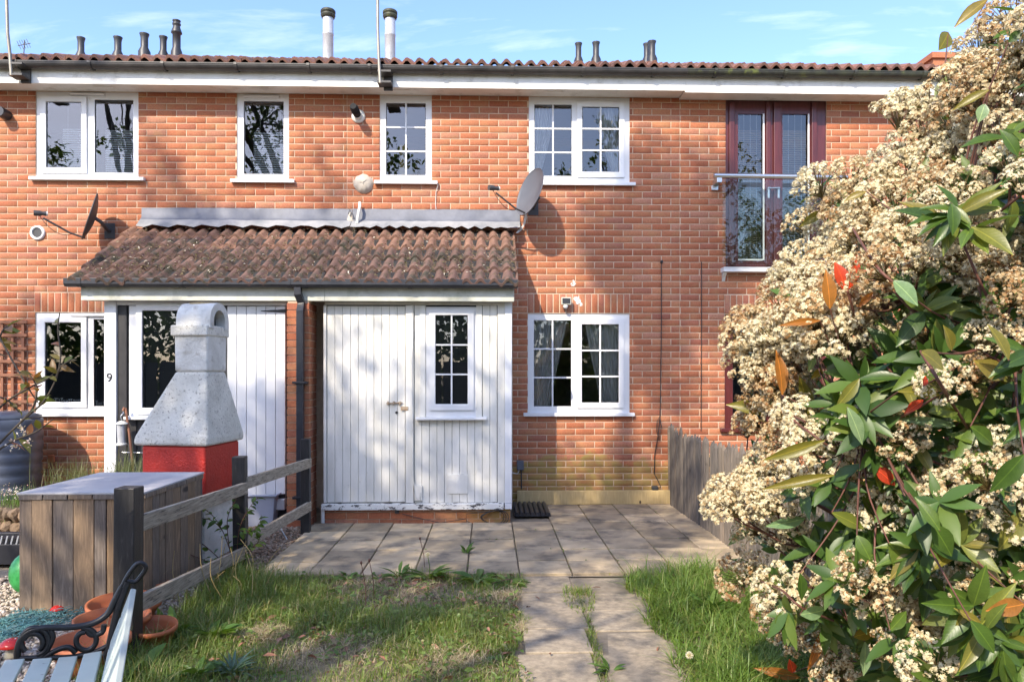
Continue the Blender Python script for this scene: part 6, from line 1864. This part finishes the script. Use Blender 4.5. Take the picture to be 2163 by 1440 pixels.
# branches: main limbs and twigs to the heads
bm_ = MB(); limb_nodes = []
for k in range(11):
    tgt = atd(random.uniform(1650, 2150), random.uniform(60, 1150), 0); 
    px = 1620 + 52 * k; py = [1000, 760, 1150, 520, 880, 330, 620, 180, 450, 90, 700][k]
    tgt = atd(px, py, shrub_d(px, py) + .25)
    r0 = ROOT[k % 3]; mid = r0 * .5 + tgt * .5 + Vector((.15, .1, .12))
    sp = smooth([r0, r0 * .75 + mid * .25 + Vector((.03, 0, .15)), mid, tgt], 6)
    MB().tube(sp, [.022 * (1 - .75 * i / len(sp)) for i in range(len(sp))], 7).build('branch', M_STEM, shrub)
    limb_nodes += sp[5:]
tw = MB()
for p in head_pts:
    q = min(limb_nodes, key=lambda a: (a - p).length + max(0, a.z - p.z))
    mid = (p * .6 + q * .4) + Vector((random.uniform(-.04, .04), random.uniform(-.04, .04), -.05))
    tw.tube(smooth([q, mid, p], 4), [.006, .0055, .005, .005, .0045, .004, .004, .0035, .003][:9], 5)
for (a, b_, c_, d_, w_, kd) in HERO:
    p = atd(a, b_, shrub_d((a + c_) / 2, (b_ + d_) / 2) - .16); q = min(limb_nodes, key=lambda a_: (a_ - p).length)
    if (q - p).length > .5: q = p + (q - p).normalized() * .5
    tw.tube(smooth([q, (p + q) / 2 + Vector((random.uniform(-.03, .03), .03, -.03)), p], 4), [.0045, .004, .004, .0035, .003, .003, .0025, .002, .002], 5)
tag(tw.build('twigs', M_STEM, shrub), kind='stuff')
# leaves -----------------------------------------------------------------
M_LEAFD = leaf_mat('photinia_leaf', [(0, (.035, .08, .016)), (.35, (.055, .115, .02)), (.65, (.08, .155, .028)), (.85, (.12, .18, .03)), (1, (.15, .17, .04))], .3, .42)
M_LEAF1 = leaf_mat('photinia_leaf_single', [(0, (.04, .085, .016)), (.4, (.065, .125, .02)), (.7, (.10, .165, .028)), (.9, (.16, .19, .035)), (1, (.20, .17, .04))], .3, .36, island=False, veins=True)
M_OLIVE = leaf_mat('olive_leaf', [(0, (.20, .19, .035)), (1, (.27, .20, .04))], .45, .35, island=False, veins=True)
M_ORNG = leaf_mat('orange_leaf', [(0, (.36, .14, .035)), (1, (.42, .18, .045))], .45, .35, island=False, veins=True)
M_REDL = leaf_mat('red_leaf', [(0, (.55, .06, .025)), (1, (.60, .075, .03))], .45, .35, island=False, veins=True)
M_PALE = leaf_mat('pale_green_leaf', [(0, (.20, .34, .17)), (1, (.26, .38, .20))], .35, .25, island=False, veins=True)
def unit_leaf(name, m, droop=.22, fold=.34):
    V, Fc = leaf_arrays([(0, 0, 0)], [(0, 1, 0)], [(0, 0, 1)], 1.0, .42, 6, droop, fold, .9)
    me = np_mesh(name, V, Fc, True); me.materials.append(m); return me
UL = {k: unit_leaf('leaf', m) for k, m in (('g', M_LEAF1), ('o', M_OLIVE), ('n', M_ORNG), ('r', M_REDL), ('p', M_PALE))}
def put_leaf(b, tip, wpx_ratio, kind, nor=None, par=None):
    v = tip - b; L = v.length; y = v.normalized()
    nn = nor if nor is not None else Vector((random.gauss(0, .3), -.8, .5))
    z = (nn - y * nn.dot(y)).normalized(); x = y.cross(z)
    M = Matrix(((x.x, y.x, z.x, b.x), (x.y, y.y, z.y, b.y), (x.z, y.z, z.z, b.z), (0, 0, 0, 1)))
    o = inst('leaf', UL[kind], par or shrub, M @ Matrix.Diagonal((L * wpx_ratio, L, L, 1))); return o
nsing = 0
for (a, b_, c_, d_, w_, kd) in HERO:
    d = shrub_d((a + c_) / 2, (b_ + d_) / 2) - .16
    B, Tp = atd(a, b_, d), atd(c_, d_, d - random.uniform(-.03, .04))
    Lpx = math.hypot(a - c_, b_ - d_)
    put_leaf(B, Tp, (w_ / Lpx) / .42, kd, Vector((random.gauss(0, .25), -1, random.uniform(.1, .5)))); nsing += 1
# hero shoots (red stems)
for pts in ([(1790, 615), (1815, 690), (1850, 740), (1895, 805)], [(1652, 835), (1670, 880), (1720, 920), (1770, 955)], [(1800, 480), (1850, 560), (1885, 595)], [(1700, 890), (1660, 870)], [(1945, 742), (1980, 800), (2010, 850), (2045, 905)],
            [(1505, 1060), (1560, 1100), (1640, 1135)], [(1600, 1225), (1650, 1245), (1690, 1280), (1760, 1310)]):
    sp = [atd(x_, y_, shrub_d(x_, y_) - .14 + .03 * i) for i, (x_, y_) in enumerate(pts)]
    MB().tube(smooth(sp, 4), .0042, 6).build('branch', M_STEM, shrub)
# whorls of leaves: the nearest as single leaves, the rest in one mass
sb, sd, sn, sL, sW = [], [], [], [], []
cen = Vector((2.35, -5.3, 1.3))
cand = []
for k in range(1500):
    py = random.uniform(20, 1475); px = random.uniform(1500, 2330)
    e = px - bush_x(min(py, 1440))
    if e < 40: continue
    if random.random() > (.35 if fl_density(px, min(py, 1440)) > .8 else 1.0): continue
    back = random.uniform(.1, .6) if fl_density(px, min(py, 1440)) > .8 else random.uniform(-.12, .4)
    cand.append((px, py, shrub_d(px, min(py, 1440)) + back, back))
cand = cand[:380]
single = []
for (px, py, d, back) in cand:
    p = atd(px, py, d)
    ax_ = ((p - cen).normalized() + Vector((random.gauss(0, .3), random.gauss(0, .3) - .2, random.gauss(0, .3) + .25))).normalized()
    nl = random.randint(6, 10)
    for j in range(nl):
        s = Vector((random.gauss(0, 1), random.gauss(0, 1), random.gauss(0, 1))); s = (s - ax_ * s.dot(ax_)).normalized()
        dv_ = (ax_ * random.uniform(.1, .9) + s + Vector((0, 0, -.15))).normalized()
        bpt = p - ax_ * random.uniform(0, .06)
        L = random.uniform(.07, .135); nn = (ax_ + Vector((0, -.2, .5)) + Vector((random.gauss(0, .3), random.gauss(0, .3), random.gauss(0, .3)))).normalized()
        single.append((back + (d - 2) * .1, bpt, dv_, nn, L, L * random.uniform(.27, .40)))
single.sort(key=lambda q: q[0])
for (_, bpt, dv_, nn, L, Wd) in single[:300 - nsing]:
    y = dv_; z = (nn - y * nn.dot(y)).normalized(); x = y.cross(z)
    M = Matrix(((x.x, y.x, z.x, bpt.x), (x.y, y.y, z.y, bpt.y), (x.z, y.z, z.z, bpt.z), (0, 0, 0, 1)))
    inst('leaf', UL['o' if random.random() < .1 else 'g'], shrub, M @ Matrix.Diagonal((Wd / .42, L, L, 1)))
rest = single[300 - nsing:]
V, Fc = leaf_arrays([list(q[1]) for q in rest], [list(q[2]) for q in rest], [list(q[3]) for q in rest], [q[4] for q in rest], [q[5] for q in rest], 5, .15, .25, .9)
np_obj('foliage', V, Fc, M_LEAFD, shrub, True, 'stuff')
# inner and rear foliage so the shrub is a full body
N = 5200
th_ = RNG.uniform(0, 6.28, N); rr = RNG.random(N) ** .5
c = np.array([2.5, -5.35, 1.45]); d = unit(RNG.normal(size=(N, 3)))
pos = c + d * (RNG.uniform(.45, .95, (N, 1))) * np.array([.95, 1.0, 1.3])
pos[:, 2] = np.abs(pos[:, 2])
ok = []
for i in range(N):
    Wd = pos[i, 1] + D
    if Wd < .3: ok.append(False); continue
    px, py = proj(pos[i]); dd = pos[i, 0] * S_ + Wd * C_
    if px < -100 or px > 2600: ok.append(dd > .9); continue
    ok.append(px > bush_x(min(max(py, 0), 1440)) + 60 and dd > shrub_d(min(px, 2300), min(max(py, 0), 1440)) + .15)
ok = np.array(ok); pos = pos[ok]; d = d[ok]; N = len(pos)
V, Fc = leaf_arrays(pos, d + RNG.normal(size=(N, 3)) * .7, d + np.array([0, 0, .6]) + RNG.normal(size=(N, 3)) * .4, RNG.uniform(.08, .13, N), RNG.uniform(.03, .05, N), 4, .15, .25, .9)
np_obj('rear_foliage', V, Fc, M_LEAFD, shrub, True, 'stuff')

# ================================================================== trees behind the camera: they shade the garden and mirror in the panes
M_TREEL = leaf_mat('tree_leaf', [(0, (.035, .075, .015)), (.5, (.06, .12, .025)), (1, (.10, .16, .035))], .35, .45)
def tree(label, base, blobs, nper, L=.14, group='tall trees on the camera side of the garden', trunk_r=.22):
    base = Vector(base); t_ = thing('broadleaf_tree', label, 'tree', base, group)
    cx = sum((Vector(b[:3]) for b in blobs), Vector()) / len(blobs)
    tr = MB(); sp = smooth([base, base * .6 + Vector((cx.x, cx.y, cx.z)) * .4 + Vector((0, 0, .2)), Vector((cx.x, cx.y, cx.z))], 5)
    tr.tube(sp, [trunk_r * (1 - .7 * i / len(sp)) for i in range(len(sp))], 10)
    for b in blobs:
        c = Vector(b[:3])
        k_ = min(1.0, b[3] / 1.0) ; tr.tube(smooth([sp[len(sp) // 2], (sp[len(sp) // 2] + c) / 2 + Vector((0, 0, .3)), c], 4), [q_ * k_ * k_ if k_ < .5 else q_ for q_ in (.09, .085, .08, .07, .06, .055, .05, .04, .03)], 6)
        for k in range(5):
            dd_ = Vector((random.gauss(0, 1), random.gauss(0, 1), random.gauss(0, 1))).normalized() * b[3] * .85
            tr.tube([c, c + dd_ * .5 + Vector((0, 0, .1 * k_)), c + dd_], [.035 * k_, .025 * k_, .012 * k_], 5)
    tr.build('trunk', M_BARK, t_)
    P = []
    for (bx_, by_, bz_, r_, dn) in blobs:
        m_ = int(nper * dn * r_ * r_)
        nc = max(3, int(m_ / 26))
        cc = np.array([bx_, by_, bz_]) + unit(RNG.normal(size=(nc, 3))) * (RNG.random((nc, 1)) ** .4) * r_ * np.array([1, 1, .9])
        P.append(cc[RNG.integers(0, nc, m_)] + RNG.normal(size=(m_, 3)) * .17)
    P = np.concatenate(P); N = len(P)
    V, Fc = leaf_arrays(P, RNG.normal(size=(N, 3)) + np.array([0, 0, -.3]), RNG.normal(size=(N, 3)) + np.array([0, 0, .8]), RNG.uniform(.7, 1.3, N) * L, RNG.uniform(.7, 1.3, N) * L * .55, 2, .15, .3)
    np_obj('crown', V, Fc, M_TREEL, t_, True, 'stuff')
    return t_
CHAIN = []
for (xa, za, xb, zb, nn_, rr_) in ((1.2, 3.2, 1.66, 2.55, 6, .11), (1.46, 3.0, 2.05, 2.0, 8, .13), (1.75, 4.1, 2.25, 3.3, 6, .12), (1.92, 3.3, 2.6, 2.35, 8, .13), (1.68, 2.05, 2.15, 1.45, 6, .12), (2.3, 3.2, 2.8, 2.55, 5, .13), (1.42, 3.6, 1.75, 3.2, 4, .09), (2.5, 4.0, 2.9, 3.4, 4, .12)):
    for i in range(nn_):
        u_ = i / (nn_ - 1); CHAIN.append((xa + (xb - xa) * u_ - 6.76 + random.uniform(-.06, .06), -13, za + (zb - za) * u_ + 11.44, rr_ * random.uniform(1.1, 1.6), 3.6))
tree('tall spreading tree behind the viewer whose crown dapples the porch and lawn with shade', (-6.0, -14.2, 0),
     [(-5.9, -13, 10.2, 1.5, .8), (-7.2, -13, 10.4, 1.3, .7), (-4.8, -13, 9.7, 1.25, .6), (-5.0, -13, 11.2, 1.2, .8), (-6.6, -13.2, 8.8, 1.4, .32), (-5.6, -12.8, 8.2, 1.2, .12), (-6.2, -13, 11.7, 1.0, .6), (-4.0, -13, 7.6, 1.0, .2), (-8.3, -13, 9.3, 1.1, .8), (-5.4, -13, 6.6, 1.1, .1), (-6.9, -12.8, 7.2, 1.1, .15), (-7.6, -13, 11.3, .9, .6), (-8.2, -13, 10.7, 1.0, .8), (-9.0, -13, 11.7, .85, .7)] + CHAIN, 860)
tree('dense tree behind the viewer mirrored in the left upstairs panes', (-12.5, -17, 0), [(-12.5, -17, 5.5, 2.4, 1), (-14, -17.5, 7.5, 1.8, 1), (-11, -17, 7.2, 1.7, 1), (-15.5, -17, 5, 2, 1), (-12.2, -17, 9.6, 1.2, .4), (-15.5, -17, 9, 1.2, .5), (-10, -17, 9, 1.2, .8), (-8, -17.5, 5, 2, 1)], 300, .2)
tree('dense tree behind the viewer mirrored in the middle panes', (-2.5, -18, 0), [(-2.5, -18, 5.2, 2.2, 1), (-4.0, -18.5, 4.2, 2.0, 1), (-1, -18, 4.4, 2.0, 1), (-2.2, -18, 7.2, 1.4, .8), (-3.6, -18, 9.0, 1.0, .7), (-1.2, -18, 9.3, .8, .6)], 300, .2)
tree('dense tree behind the viewer mirrored in the right upstairs panes', (4.5, -17.5, 0), [(4.5, -17.5, 5.6, 2.3, 1), (2.6, -17.5, 4.8, 2.0, 1), (6.4, -17.5, 5.5, 2.2, 1), (4.2, -17.5, 8.0, 1.5, .8), (9, -17.5, 5.5, 2.4, 1), (7.6, -17.5, 8.4, 1.6, .9), (2.6, -17.5, 8.2, 1.0, .8), (4.6, -17.5, 10.2, 1.0, .7), (11.5, -17.5, 6, 2.4, 1)], 300, .2)

tree('thin sparse tree behind the viewer casting soft leaf shadows on the upper left bricks', (-11, -14.8, 0), [(-10.35, -13, 15.2, .45, .9), (-9.75, -13, 14.5, .4, .9), (-11.8, -13, 13.5, .5, .8), (-10.9, -13, 13.9, .35, .8), (-8.6, -13, 15.0, .35, .7), (-11.0, -13, 16.0, .4, .6)], 860, trunk_r=.14)
# hedge and dark board fence at the far end of the garden (seen mirrored in the lower panes)
N = 16000
P_ = np.stack([RNG.uniform(-22, 18, N), RNG.uniform(-15.6, -14.6, N), RNG.uniform(.2, 3.6, N) + .5 * np.sin(RNG.uniform(0, 60, N))], 1)
V, Fc = leaf_arrays(P_, RNG.normal(size=(N, 3)), RNG.normal(size=(N, 3)) + np.array([0, 1, .6]), RNG.uniform(.2, .36, N), RNG.uniform(.12, .2, N), 2, .15, .3)
tag(np_obj('hedge', V, Fc, M_TREEL, None, True), 'tall leafy hedge behind the viewer mirrored in the downstairs panes', 'hedge')
t = thing('board_fence', 'dark board fence behind the viewer mirrored along the bottom of the downstairs panes', 'fence', (0, -13.6, 0))
bme = MB().box(-.72, .72, -.012, .012, -.07, .07).mesh('board'); bme.materials.append(M_BCLAD)
for i in range(26):
    for k in range(13):
        inst('board', bme, t, Matrix.Translation((-20 + i * 1.5, -13.6 + .008 * (k % 2), .1 + k * .143)) @ Euler((.08, 0, 0)).to_matrix().to_4x4())
